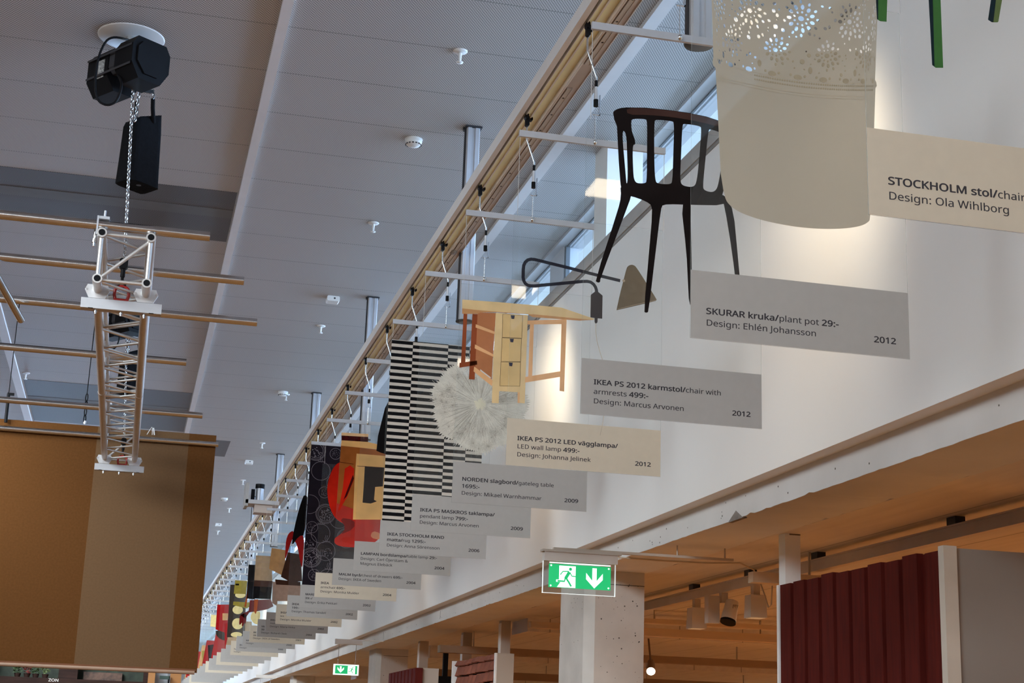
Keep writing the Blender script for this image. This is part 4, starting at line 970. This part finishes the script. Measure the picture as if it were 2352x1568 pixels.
for q_ in ([(-.034, -.05), (-.012, -.005), (.002, .018), (.008, .008), (.010, -.05)], [(.026, -.05), (.018, -.01), (.014, .010), (.019, .012), (.031, -.05)]):
    MB().tube([(p.x+a_, p.y, p.z+b_) for a_, b_ in q_], .0025, 6).build('loop', M_white_pl, t)
# ---------------------------------------------------------------- small fittings on the ceiling
def sprinkler(x, y, label):
    t = empty('sprinkler', (x, y, ZC), label, 'sprinkler', 'sprinklers in the ceiling')
    MB().lathe([(.004, -.010), (.034, -.008), (.040, -.002), (.040, 0)], (x, y, ZC), 20).build('escutcheon', M_white_pl, t)
    MB().lathe([(.006, -.062), (.008, -.05), (.011, -.012)], (x, y, ZC), 10).build('stem', M_white_pl, t)
    MB().lathe([(.002, -.070), (.018, -.068), (.019, -.064), (.004, -.060)], (x, y, ZC), 14).build('deflector', M_white_pl, t)
for i, (x, y, lab) in enumerate([(1.455, 7.575, 'white sprinkler head near the top of the picture, nearest of the row beside the rail'), (1.455, 10.564, 'white sprinkler head below the smoke detector, second of the row beside the rail'), (1.45, 13.56, 'white sprinkler head beyond the small white ceiling box, third of the row beside the rail'),
        (1.445, 16.56, 'white sprinkler head touching the second smoke detector'), (1.45, 19.551, 'small white sprinkler head, fifth of the row beside the rail'), (1.445, 22.6, 'tiny white sprinkler head above the equipment shelf, sixth of the row'),
        (-1.253, 16.583, 'white sprinkler head at the left edge, just above the banner'), (1.45, 25.6, 'tiny white sprinkler head left of the equipment shelf'), (1.45, 28.6, 'tiniest white sprinkler head, last of the row before the banner edge')]): sprinkler(x, y, lab)
def smoke(x, y, label):
    t = empty('smoke_detector', (x, y, ZC), label, 'smoke detector', 'smoke detectors in the ceiling')
    MB().lathe([(.050, -.006), (.055, -.004), (.055, 0)], (x, y, ZC), 24).build('base', M_white_pl, t)
    MB().lathe([(.012, -.048), (.036, -.044), (.050, -.030), (.053, -.016), (.050, -.006)], (x, y, ZC), 24).build('cover', M_white_pl, t)
    mb = MB()
    for i in range(14):
        a = 2*math.pi*i/14; mb.cyl((x+.045*math.cos(a), y+.045*math.sin(a), ZC-.036), (x+.049*math.cos(a), y+.049*math.sin(a), ZC-.034), .006, 6)
    mb.build('vent_pattern', M_darkgrey, t)
smoke(1.443, 8.897, 'round white smoke detector on the ceiling, nearest one'); smoke(1.40, 16.45, 'round white smoke detector beside a sprinkler, second along the ceiling'); smoke(1.30, 24.5, 'tiny far smoke detector left of the equipment shelf')
for (x, y, lab) in [(1.43, 12.6, 'small white ceiling box between the second and third sprinklers'), (1.397, 20.94, 'small white ceiling box past the fifth sprinkler'), (1.40, 27.58, 'tiny white ceiling box near the top right corner of the banner')]:
    t = empty('ceiling_box', (x, y, ZC), lab, 'ceiling box', 'white boxes on the ceiling')
    MB().cbox((x, y, ZC-.022), (.105, .11, .044), ch=.008).build('housing', M_white_pl, t); MB().cyl((x+.01, y-.056, ZC-.02), (x+.01, y-.054, ZC-.02), .008, 10).build('sensor', M_darkgrey, t)
# shelf of equipment fixed to the far rail
def eq(px, py): return atY(px, py, 17.6)
A_ = eq(562, 1150); Bq = eq(632, 1160); zS = eq(600, 1157).z
t = empty('equipment_shelf', (Bq.x, 17.6, zS), 'small grey shelf of devices beside the far part of the rail', 'shelf')
MB().box((A_.x, 17.45, zS-.022), (Bq.x+.03, 17.75, zS+.022)).build('shelf_board', mat('grey_shelf', (.42, .40, .40), .5), t)
MB().box((A_.x-.006, 17.45, eq(562, 1165).z), (A_.x+.03, 17.75, eq(562, 1112).z)).build('end_panel', mat('grey_shelf_end', (.33, .31, .29), .5), t)
q = eq(597, 1125); mb = MB(); mb.cyl((q.x, 17.6, zS+.02), (q.x, 17.6, eq(597, 1122).z), .042, 16); mb.cyl((q.x, 17.6, eq(597, 1122).z), (q.x, 17.6, eq(597, 1112).z), .052, 16, 1); mb.build('canister', [M_aluflat, M_black], t)
q = eq(581, 1130); MB().box((q.x-.02, 17.56, zS+.02), (q.x+.02, 17.6, eq(581, 1124).z)).build('device', M_black, t)
q = eq(603, 1170); MB().box((q.x-.10, 17.5, eq(603, 1180).z), (q.x+.10, 17.7, eq(603, 1158).z)).build('crate', mat('pinkish_board', (.46, .38, .33), .7), t)
MB().box((Bq.x, 17.57, zS-.012), (1.531, 17.63, zS+.012)).build('arm', MATS['grey_shelf'], t); MB().box((1.515, 17.57, zS-.012), (1.531, 17.63, RZ+.03)).build('bracket', MATS['grey_shelf'], t)
# ---------------------------------------------------------------- floodlight over the near end of the wall (mirrored in the panels)
fl = empty('floodlight', (2.19, 1.9, 1.6+2.75), 'rectangular warm floodlight above the near end of the white wall, outside the view', 'floodlight')
MB().box((2.075, 1.76, 4.372), (2.305, 2.04, 4.44)).build('housing', M_darkgrey, fl)
M_led = mat('led_grid_glow', (.9, .8, .6), .4, emit=(1.0, .84, .62), es=22)
mb = MB()
for i in range(4):
    for j in range(3): mb.box((2.09+.053*i, 1.785+.085*j, 4.368), (2.09+.053*i+.045, 1.785+.085*j+.07, 4.372))
mb.build('led_grid', M_led, fl)
M_led2 = mat('led_window_glow', (.9, .8, .6), .4, emit=(1.0, .86, .66), es=12); MB().box((2.08, 1.765, 4.3715), (2.30, 2.035, 4.373)).build('lens', M_led2, fl)
MB().cyl((2.19, 1.9, 4.44), (2.19, 1.9, ZC), .015, 10).build('drop_rod', M_steel, fl)
# ---------------------------------------------------------------- emergency exit signs
M_green = mat('sign_green_lit', (.01, .35, .12), .4, var=.02, emit=(.012, .46, .15), es=.75)
M_signw = mat('sign_white_lit', (.85, .9, .88), .4, var=.02, emit=(.78, .98, .92), es=.95)
M_house = mat('sign_housing', (.62, .58, .54), .5)
sign_glass = clear_mat('sign_acrylic', (.93, .95, .95), veil=.05); edge_lit = mat('lit_edge', (.8, .85, .85), .4, emit=(.9, 1, 1), es=.45)
def man(x, z, s, Y, mb, mi, flip=1):
    """the running figure: s = its height"""
    def P(pts): return [(x+flip*a*s, z+b*s) for a, b in pts]
    flat(mb, [(x+flip*(.66*s)+.085*s*math.cos(i*.4488), z+.86*s+.085*s*math.sin(i*.4488)) for i in range(14)], Y, mi, (), .0005)
    for pts, w in (([(.60,.70),(.40,.36)], .17), ([(.58,.74),(.24,.72),(.10,.54)], .055), ([(.62,.70),(.74,.50),(1.0,.48)], .055), ([(.38,.40),(.34,.20),(-.05,.20)], .085), ([(.42,.38),(.58,.16),(.72,-.06)], .095)):
        stroke(mb, P(pts), w*s, Y, mi)
def arrow(x, z, w, h, Y, mb, mi):
    s = w*.13
    flat(mb, [(x-s, z+h), (x+s, z+h), (x+s, z+w*.42), (x+w*.5, z+w*.86), (x+w*.5, z+w*.5), (x, z), (x-w*.5, z+w*.5), (x-w*.5, z+w*.86), (x-s, z+w*.42)], Y, mi, (), .0005)
def px_rect(Y, l, t, r, b): a = atY(l, t, Y); c = atY(r, b, Y); return a, c
Y = 7.0
a = atY(1261, 1291, Y); c = atY(1403, 1305, Y); d = atY(1259, 1346, Y); gx0, gx1, gz1, gz0 = a.x, c.x, (a.z+c.z)/2, d.z-.003
s1 = empty('exit_sign', ((gx0+gx1)/2, Y, gz0), 'lit green exit sign with running man and down arrow, in front of the concrete column', 'exit sign')
pl = MB().box((gx0-.028, Y, gz0-.027), (gx1+.024, Y+.010, gz1+.012)).build('acrylic_plate', sign_glass, s1)
mb = MB(); e = .0022
for q in (((gx0-.028, gz0-.027), (gx1+.024, gz0-.027+e)), ((gx0-.028, gz0-.027), (gx0-.028+e, gz1+.012)), ((gx1+.024-e, gz0-.027), (gx1+.024, gz1+.012))): mb.box((q[0][0], Y-.0004, q[0][1]), (q[1][0], Y+.0104, q[1][1]))
mb.build('lit_edge', edge_lit, pl)
g = MB().box((gx0, Y-.0012, gz0), (gx1, Y-.0004, gz1)).build('pictogram_panel', M_green, s1)
mb = MB(); w = gx1-gx0; h = gz1-gz0; YF1 = Y-.0020
flat(mb, [(gx0+w*.165, gz0+h*.02), (gx0+w*.43, gz0+h*.02), (gx0+w*.43, gz0+h*.94), (gx0+w*.165, gz0+h*.94), (gx0+w*.165, gz0+h*.34), (gx0+w*.12, gz0+h*.34), (gx0+w*.12, gz0+h*.24), (gx0+w*.19, gz0+h*.24), (gx0+w*.135, gz0+h*.02)], YF1, 0, (), .0005)
arrow(gx0+w*.735, gz0+h*.05, w*.27, h*.86, YF1, mb, 0)
for cx_, cz_ in ((.035, .07), (.965, .09), (.035, .93), (.965, .92)): flat(mb, circle(gx0+w*cx_, gz0+h*cz_, .0042, 12), YF1, 0, (), .0005)
mb.build('white_symbols', M_signw, g)
mb = MB(); man(gx0+w*.155, gz0+h*.12, h*.80, Y-.0028, mb, 0); mb.build('running_man', M_green, g)
zh = gz1+.012; MB().box((gx0-.026, Y-.018, zh), (gx1+.028, Y+.022, zh+.042)).build('housing', M_house, s1)
MB().box((gx0-.036, Y-.022, zh+.042), (gx1+.045, Y+.028, zh+.052)).build('mount', mat('sign_mount', (.50, .46, .41), .5), s1)
zm = zh+.052; MB().box((gx0+.02, Y-.008, zm), (2.78, Y+.016, zm+.012)).build('arm', mat('sign_arm', (.52, .45, .38), .5), s1)
mb = MB()
for xx in (2.50, 2.74): mb.cyl((xx, Y+.004, zm+.012), (xx, Y+.004, SOF), .004, 8)
mb.build('arm_rod', MATS['sign_arm'], s1)
MB().box((gx0+.002, Y-.003, gz1+.003), (gx1-.002, Y-.0005, gz1+.008)).build('light_strip', mat('strip_glow', (.9, .95, .95), .4, emit=(.9, 1, 1), es=.9), s1)
# second, smaller in the picture: opal box on two rods
def rod_sign(Y, l, t, r, b, bl, br, bt, label, left_arrow=True):
    a = atY(l, t, Y); c = atY(r, b, Y); x0, x1, z1, z0 = a.x, c.x, a.z, c.z
    t_ = empty('exit_sign', ((x0+x1)/2, Y, z0), label, 'exit sign')
    bx = MB().box((x0, Y, z0), (x1, Y+.03, z1)).build('case', M_signw, t_)
    w, h = x1-x0, z1-z0
    g = MB().box((x0+w*.06, Y-.002, z0+h*.11), (x1-w*.06, Y-.0006, z1-h*.11)).build('pictogram_panel', M_green, t_)
    mb = MB(); flat(mb, [(x0+w*.56, z0+h*.13), (x0+w*.86, z0+h*.13), (x0+w*.86, z0+h*.86), (x0+w*.56, z0+h*.86)], Y-.003, 0, (), .0005); arrow(x0+w*.28, z0+h*.2, w*.26, h*.6, Y-.003, mb, 0)
    mb.build('white_symbols', M_signw, g)
    mb = MB(); man(x0+w*.60, z0+h*.22, h*.58, Y-.004, mb, 0, 1); mb.build('running_man', M_green, g)
    p = atY(bl, bt, Y); q = atY(br, bt+2, Y); zz = p.z
    MB().box((p.x, Y-.01, zz-.045), (q.x, Y+.05, zz)).build('bracket', M_white, t_)
    MB().box((p.x, Y-.005, zz), (XW+.30, Y+.045, zz+.008)).build('arm', M_white, t_) if zz < SOF-.01 else MB().box((p.x, Y, zz-.003), (XW+.0698 if zz < LEDGE else XW, Y+.04, zz+.003)).build('arm', M_white, t_)
    for xx in (x0+w*.17, x1-w*.14): MB().cyl((xx, Y+.015, z1), (xx, Y+.015, zz-.04), .0028, 6).build('rod', M_steel, t_)
rod_sign(15.2, 767, 1524, 823, 1551, 771, 833, 1467, 'small lit green exit sign with arrow, hanging on two rods beneath the wall edge')
rod_sign(25.0, 590, 1580, 624, 1597, 588, 634, 1549, 'far exit sign bracket at the bottom edge, only its mounting in view')
# cable from the sign arm across the low ceiling
def pts_soff(l): return [atZ(x, y, SOF-.006) for x, y in l]
t = empty('cable', atZ(1600, 1288, SOF), 'thin pale cable running across the plank ceiling from the exit sign to the spotlight track', 'cable')
a = pts_soff([(1420, 1280), (1530, 1288), (1620, 1293), (1700, 1293)]); e1 = atX(1745, 1335, 3.16); e2 = atX(1755, 1362, 3.14)
MB().tube(a+[a[-1].lerp(e1, .5)+Vector((.02, 0, .015)), e1, e2, atX(1765, 1395, 3.14), atX(1772, 1388, 3.15), atX(1774, 1345, 3.16)], .004, 6).build('cord', mat('cable_beige', (.55, .45, .34), .5), t)
# ---------------------------------------------------------------- spotlight track and lamps
TXC = 3.19; TZ = 1.6+.865
M_tr = mat('track_paint', (.56, .48, .40), .45)
t = empty('light_track', (TXC, 7, TZ), 'white lighting track running along under the plank ceiling', 'track')
mb = MB(); mb.box((TXC-.02, 3.4, TZ), (TXC+.02, 11.2, TZ+.055)); mb.box((TXC-.028, 3.4, TZ+.048), (TXC+.028, 11.2, TZ+.055)); mb.build('rail', M_tr, t)
for y in (4.3, 5.6, 6.9, 7.75, 8.6, 10.2): MB().box((TXC-.022, y, TZ+.055), (TXC+.022, y+.07, SOF)).build('clip', M_darkgrey, t)
for y in (3.9,): pass
def track_lamp(px, py, label, aim=False):
    p = atX(px, py, TXC); y = p.y
    s = empty('track_spotlight', (TXC, y, TZ), label, 'spotlight', 'spotlights on the showroom track')
    MB().box((TXC-.018, y-.02, TZ-.055), (TXC+.018, y+.02, TZ+.002)).build('adapter', M_tr, s)
    zt = TZ-.05
    if not aim:
        h = .118; w0, w1 = .042, .046; mb = MB(); vs = [(TXC-w0, y-w0, zt), (TXC+w0, y-w0, zt), (TXC+w0, y+w0, zt), (TXC-w0, y+w0, zt), (TXC-w1, y-w1, zt-h), (TXC+w1, y-w1, zt-h), (TXC+w1, y+w1, zt-h), (TXC-w1, y+w1, zt-h)]
        mb.add(vs, [(0, 1, 2, 3), (7, 6, 5, 4), (0, 4, 5, 1), (1, 5, 6, 2), (2, 6, 7, 3), (3, 7, 4, 0)]); mb.build('lamp_head', mat('lamp_cream', (.62, .56, .48), .45), s)
        MB().box((TXC-.038, y-.038, zt-h-.002), (TXC+.038, y+.038, zt-h)).build('lens', mat('lamp_glow', (.9, .8, .6), .4, emit=(1, .75, .45), es=.12), s)
    else:
        MB().box((TXC-.10, y-.03, zt-.12), (TXC-.035, y+.03, zt+.03)).build('gear_box', M_tr, s)
        ax = Vector((-.30, -.25, -.9)).normalized(); c = Vector((TXC+.035, y-.04, zt-.0))
        hd = MB().cyl(c, c+ax*.115, .036, 20, 0, .043).build('lamp_head', mat('lamp_white', (.66, .60, .52), .4), s)
        MB().cyl(c+ax*.115, c+ax*.127, .044, 20).build('rim', M_black, hd)
        mb = MB()
        for i in range(5):
            q = c+ax*.02+Vector((-.004+.008*i, -.0385+.0009*i*i, 0)); mb.tube([q, q+ax*.055], .0022, 5)
        mb.build('cooling_fin', M_darkgrey, hd)
track_lamp(1600, 1350, 'boxy white track spotlight, leftmost of three beside the concrete column')
track_lamp(1662, 1340, 'white track spotlight with a tilted round head and black rim, middle of three', True)
track_lamp(1735, 1330, 'boxy white track spotlight, rightmost of three, next to the red panel')
p = atZ(1495, 1541, 1.6+.60)
t = empty('lit_spotlight', p, 'small lit spotlight with a glowing lens, low beside the concrete column', 'spotlight')
ax = Vector((-.25, -.75, -.55)).normalized()
MB().cyl(p-ax*.13, p, .028, 16, 0, .036).build('lamp_head', mat('lamp_dark', (.18, .11, .07), .5), t); MB().cyl(p, p+ax*.004, .033, 18).build('lens', mat('lamp_glow_bright', (1, .9, .7), .4, emit=(1, .9, .7), es=6), t)
MB().cyl(p-ax*.10, (p.x, p.y+.1, SOF), .008, 8).build('stem', MATS['lamp_dark'], t)
# horizontal ducts and beams hung under the low ceiling
def duct(x0, x1, y, z, h, d, m, label, name='cable_tray'):
    t = empty(name, ((x0+x1)/2, y, z), label, name.replace('_', ' '))
    MB().box((x0, y, z), (x1, y+d, z+h)).build('tray', m, t)
    mb = MB()
    xx = x0+.3
    while xx < x1: mb.cyl((xx, y+d/2, z+h), (xx, y+d/2, SOF), .006, 6); xx += 1.2
    mb.build('hanger', MATS['sign_arm'], t)
    return t
duct(2.98, 7.0, 10.7, 1.6+.80, .055, .10, M_beam, 'pale wooden cable tray hung across the low ceiling behind the spotlights')
duct(3.24, 7.5, 10.35, 1.6+.862, .03, .05, M_beam, 'thin pale conduit above the wooden cable tray, behind the tilted spotlight')
duct(2.6, 8.0, 13.2, 1.6+.76, .06, .12, mat('brown_wood_dark', (.30, .20, .125), .6), 'brown wooden tray further back under the low ceiling')
duct(3.2, 9.0, 17.5, 1.6+.74, .08, .12, MATS['brown_wood_dark'], 'dark brown tray deep in the showroom behind the lit spotlight')
duct(2.9, 3.6, 11.3, 1.6+.86, .045, .08, M_beam, 'short pale wooden tray end left of the concrete column')
# ---------------------------------------------------------------- display booths
M_cream = mat('booth_cream', (.42, .365, .31), .6, var=.02, scale=2); M_edge = mat('booth_edge_white', (.82, .81, .79), .5); M_greyp = mat('booth_grey_board', (.30, .275, .25), .7, var=.03, scale=3)
M_redp = wood_mat('falun_red_wood', (.070, .008, .006), (.098, .012, .008), 'Z', 5, 9, .7)
M_redp.node_tree.nodes['Principled BSDF'].inputs['Specular IOR Level'].default_value = .12
PXr = 2.74; ZT = 1.6+.722
t = empty('red_board_wall', (PXr, 5.7, 0), 'dark red board-and-batten display wall under the plank ceiling', 'display wall', 'display booths')
ya, yb = 4.965, 6.36
MB().box((PXr+.024, ya, .3), (PXr+.05, yb, ZT)).build('boards', M_redp, t)
rr = random.Random(8); n = 10; w = (yb-ya)/n
for i in range(n):
    y = ya+w*i+(.0 if i else .0); dz = rr.uniform(-.006, .004)
    MB().box((PXr, y+w*.16 if i else y, .3), (PXr+.026, y+w*.94 if i else y+w*.72, ZT+dz)).build('batten', M_redp, t)
MB().box((PXr-.004, yb, .3), (PXr+.05, yb+.022, ZT)).build('edge_strip', M_edge, t)
t = empty('grey_display_board', (3.2, 4.92, 0), 'flat brown-grey display board with a white frame, at the right edge under the ceiling', 'display board', 'display booths')
MB().box((PXr+.045, 4.935, .3), (4.2, 4.96, ZT+.004)).build('board', M_greyp, t)
MB().box((PXr-.004, 4.925, .3), (PXr+.047, 4.963, ZT+.010)).build('frame', mat('booth_frame', (.62, .57, .49), .5), t)
t = empty('white_post', (2.815, 6.41, 0), 'white square post between the red board wall and the plank ceiling', 'post', 'posts of the display booths')
MB().box((2.780, 6.385, .3), (2.852, 6.455, SOF)).build('shaft', M_white, t); MB().box((2.80, 6.383, SOF-.006), (2.852, 6.457, SOF)).build('cap', MATS['trim_dark'] if 'trim_dark' in MATS else mat('trim_dark', (.2, .15, .11), .6), t)
# white crossbar behind the red wall's top
duct(2.84, 4.5, 6.9, 1.6+.790, .05, .06, M_beam, 'pale bar running right from the white post above the red wall')
def booth_post(px, py, w, label, zbot=.3):
    p = atZ(px, py, SOF)
    t = empty('white_post', (p.x, p.y, 0), label, 'post', 'posts of the display booths')
    MB().box((p.x-w/2, p.y, zbot), (p.x+w/2, p.y+w, SOF)).build('shaft', M_cream, t); MB().box((p.x-w/2-.004, p.y-.0, zbot), (p.x-w/2, p.y+w, SOF-.02)).build('edge', M_edge, t); return p
def front_board(l, tpx, r, Y, m, label, edge=True, name='display_board'):
    a = atY(l, tpx, Y); c = atY(r, tpx+2, Y)
    t = empty(name, ((a.x+c.x)/2, Y, 0), label, 'display board', 'display booths')
    MB().box((a.x, Y, .3), (c.x, Y+.03, a.z)).build('board', m, t)
    if edge: MB().box((a.x-.012, Y-.002, .3), (a.x, Y+.032, a.z)).build('edge', M_edge, t)
    return a, c
p1 = booth_post(1163, 1425, .075, 'cream square post above the narrow cream board, left of the concrete column')
p2 = booth_post(1075, 1452, .080, 'cream square post behind the red roof tile display')
p3 = booth_post(975, 1472, .085, 'cream square post left of the black stand')
p4 = booth_post(1305, 1408, .060, 'thin white post above the olive panel beside the concrete column')
front_board(1142, 1499, 1181, 10.55, M_cream, 'narrow cream display board below its post, right of the roof tiles')
front_board(962, 1533, 1008, 12.34, M_cream, 'pale cream board between the dark red wall and the black stand')
# olive panel
Z1 = 1.6+.70; a = atZ(1290, 1461, Z1); b = atZ(1316, 1455, Z1)
t = empty('olive_display_wall', (a.x, a.y, 0), 'olive green display panel with a white edge, left of the concrete column', 'display wall', 'display booths')
MB().box((a.x, a.y-.85, .3), (a.x+.03, a.y, Z1)).build('board', mat('olive_felt', (.24, .19, .035), .9, var=.06, scale=40), t); MB().box((a.x-.004, a.y, .3), (a.x+.034, a.y+.03, Z1)).build('edge', M_edge, t)
# roof tile display: courses of red clay tiles on a board running down the hall
Z2 = 1.6+.62; a = atZ(1141, 1500, Z2); b = atZ(1052, 1518, Z2)
t = empty('roof_tile_display', (a.x, a.y, 0), 'red clay roof tiles in dark-lined courses on a display wall', 'display wall', 'display booths')
M_tile = mat('clay_tile', (.20, .058, .032), .75, var=.25, scale=9); xx = a.x; L = b.y-a.y
MB().box((xx+.02, a.y, .5), (xx+.05, b.y, Z2)).build('batten_board', mat('tile_gap', (.05, .03, .028), .8), t)
rr = random.Random(4)
for c_i in range(6):
    z1 = Z2-.004-.074*c_i-(0 if c_i == 0 else -.03); n = 9
    mb = MB()
    for i in range(n):
        y0 = a.y+L*i/n; y1 = a.y+L*(i+1)/n-.006; dz = rr.uniform(-.004, .004); xo = rr.uniform(0, .008)
        vs = []
        for j in range(7):
            s_ = j/6; bx_ = .022*math.sin(math.pi*s_); y = y0+(y1-y0)*s_
            vs += [(xx-bx_-xo, y, z1+dz), (xx-.02-bx_-xo, y, z1-(.036 if c_i == 0 else .066)+dz)]
        mb.add(vs, [(2*j, 2*j+2, 2*j+3, 2*j+1) for j in range(6)])
    o = mb.build('tile_course', M_tile, t); so = o.modifiers.new('thick', 'SOLIDIFY'); so.thickness = .012
MB().box((xx-.05, b.y, .5), (xx+.05, b.y+.03, Z2)).build('edge', M_edge, t)
# black stand with a post
Y = 14.2; a = atY(990, 1551, Y); b = atY(1046, 1553, Y); s0 = atY(1019, 1512, Y); s1_ = atY(1030, 1512, Y)
t = empty('black_stand', ((a.x+b.x)/2, Y, 0), 'black frame on a black post, between the cream board and the roof tiles', 'stand')
MB().box((a.x, Y, 1.2), (b.x, Y+.04, a.z)).build('frame', M_black, t); MB().box((s0.x, Y+.005, a.z), (s1_.x, Y+.045, SOF-.10)).build('post', M_black, t)
# dark red wall further back
Z3 = 1.6+.58; a = atZ(960, 1533, Z3); b = atZ(900, 1547, Z3)
t = empty('red_board_wall', (a.x, a.y, 0), 'small far dark red board wall left of the cream board', 'display wall', 'display booths')
MB().box((a.x, a.y, .5), (a.x+.04, b.y, Z3)).build('boards', M_redp, t)
for i in range(8):
    y = a.y+(b.y-a.y)*i/8; MB().box((a.x-.02, y, .5), (a.x, y+(b.y-a.y)/8*.7, Z3)).build('batten', M_redp, t)
# ---------------------------------------------------------------- far hall end under the banner
Yf = 27.0
def fp(px, py): return atY(px, py, Yf)
t = empty('dark_kiosk', (fp(150, 1560).x, Yf, 0), 'dark wooden kiosk front with a planted window, just under the banner', 'kiosk')
M_dk = wood_mat('dark_brown_wood', (.022, .012, .010), (.035, .018, .014), 'X', 3, 8, .6, spec=.08)
zt0 = fp(100, 1536).z
zc0 = fp(100, 1557).z
MB().box((fp(-220, 1540).x, Yf-.22, .2), (fp(330, 1560).x, Yf+.3, zc0)).build('counter', M_dk, t)
for l, r in ((134, 178), (330, 350), (-60, -20)): MB().box((fp(l, 1550).x, Yf, .2), (fp(r, 1550).x, Yf+.28, zt0+.3)).build('upright', M_dk, t)
MB().box((fp(-220, 1540).x, Yf+.28, .2), (fp(350, 1560).x, Yf+.32, zt0+.4)).build('back_board', mat('dark_green_board', (.018, .026, .016), .8, var=.5, scale=7), t)
MB().box((fp(192, 1540).x, Yf+.2, fp(192, 1566).z), (fp(280, 1560).x, Yf+.26, fp(192, 1541).z)).build('brown_poster', mat('poster_brown', (.07, .035, .022), .6, var=.6, scale=12), t)
mb = MB(); p_ = fp(112, 1565); letters(mb, [('ZON', True)], p_.x, p_.z, .075, Yf-.222); mb.build('lettering', mat('letter_white', (.45, .44, .42), .6), t)
rr = random.Random(6); LFS = [mat('leaf_green', (.035, .07, .02), .6, var=.4), mat('leaf_red', (.16, .025, .02), .6, var=.4), mat('leaf_light', (.10, .14, .05), .6, var=.4)]
for i, (px, mi, lab) in enumerate([(40, 0, 'dark green pot plant under the left part of the banner'), (62, 1, 'red-leaved pot plant between two green ones, under the banner'), (82, 0, 'green pot plant right of the red-leaved one, under the banner'), (104, 2, 'pale green round pot plant, rightmost in the kiosk window')]):
    q = fp(px, 1557); q.z = zc0+.001; tt = empty('pot_plant', (q.x, Yf-.12, q.z), lab, 'plant', 'pot plants in the kiosk window')
    MB().lathe([(.04, 0), (.055, .06)], (q.x, Yf-.12, q.z), 10).build('pot', M_dk, tt)
    mb = MB()
    for j in range(60):
        c = Vector((q.x+rr.uniform(-.05, .05), Yf-.12+rr.uniform(-.06, .06), q.z+.07+rr.uniform(0, .14))); d = Vector((rr.uniform(-1, 1), rr.uniform(-1, .3), rr.uniform(-.5, 1))).normalized(); s = d.orthogonal().normalized()*.012; e_ = c+d*.05
        mb.add([c, c+d*.02+s, e_, c+d*.02-s], [(0, 1, 2, 3)])
    mb.build('foliage', LFS[mi], tt)
def fbox(l, r, tpx, nm, m, lab, cat, dy=0):
    a = atY(l, tpx, Yf+dy); c = atY(r, tpx, Yf+dy); t = empty(nm, ((a.x+c.x)/2, Yf+dy, 0), lab, cat); MB().box((a.x, Yf+dy, .2), (c.x, Yf+dy+.1, a.z)).build('front', m, t); MB().box((a.x, Yf+dy+.1, .2), (c.x, Yf+dy+.14, a.z-.02)).build('back', m, t)
fbox(342, 358, 1535, 'orange_post', mat('orange_wood', (.30, .13, .035), .6), 'orange wooden post under the banner, left of the pale blue board', 'post', -.4)
fbox(358, 386, 1535, 'pale_board', mat('pale_blue_board', (.50, .56, .62), .6), 'pale blue board between two orange posts under the banner', 'board', .3)
fbox(393, 418, 1535, 'orange_post', MATS['orange_wood'], 'broader orange wooden post right of the pale blue board', 'post', .1)
a = atY(367, 1551, Yf); c = atY(388, 1560, Yf); t = empty('dark_lamp', (c.x, Yf, c.z), 'small dark green sign in front of the pale blue board', 'sign'); MB().box((a.x, Yf+.02, c.z), (c.x, Yf+.05, a.z)).build('plate', mat('dark_green_plate', (.03, .06, .05), .6), t); MB().cyl((c.x, Yf+.06, .2), (c.x, Yf+.06, a.z), .014, 8).build('stem', M_black, t)
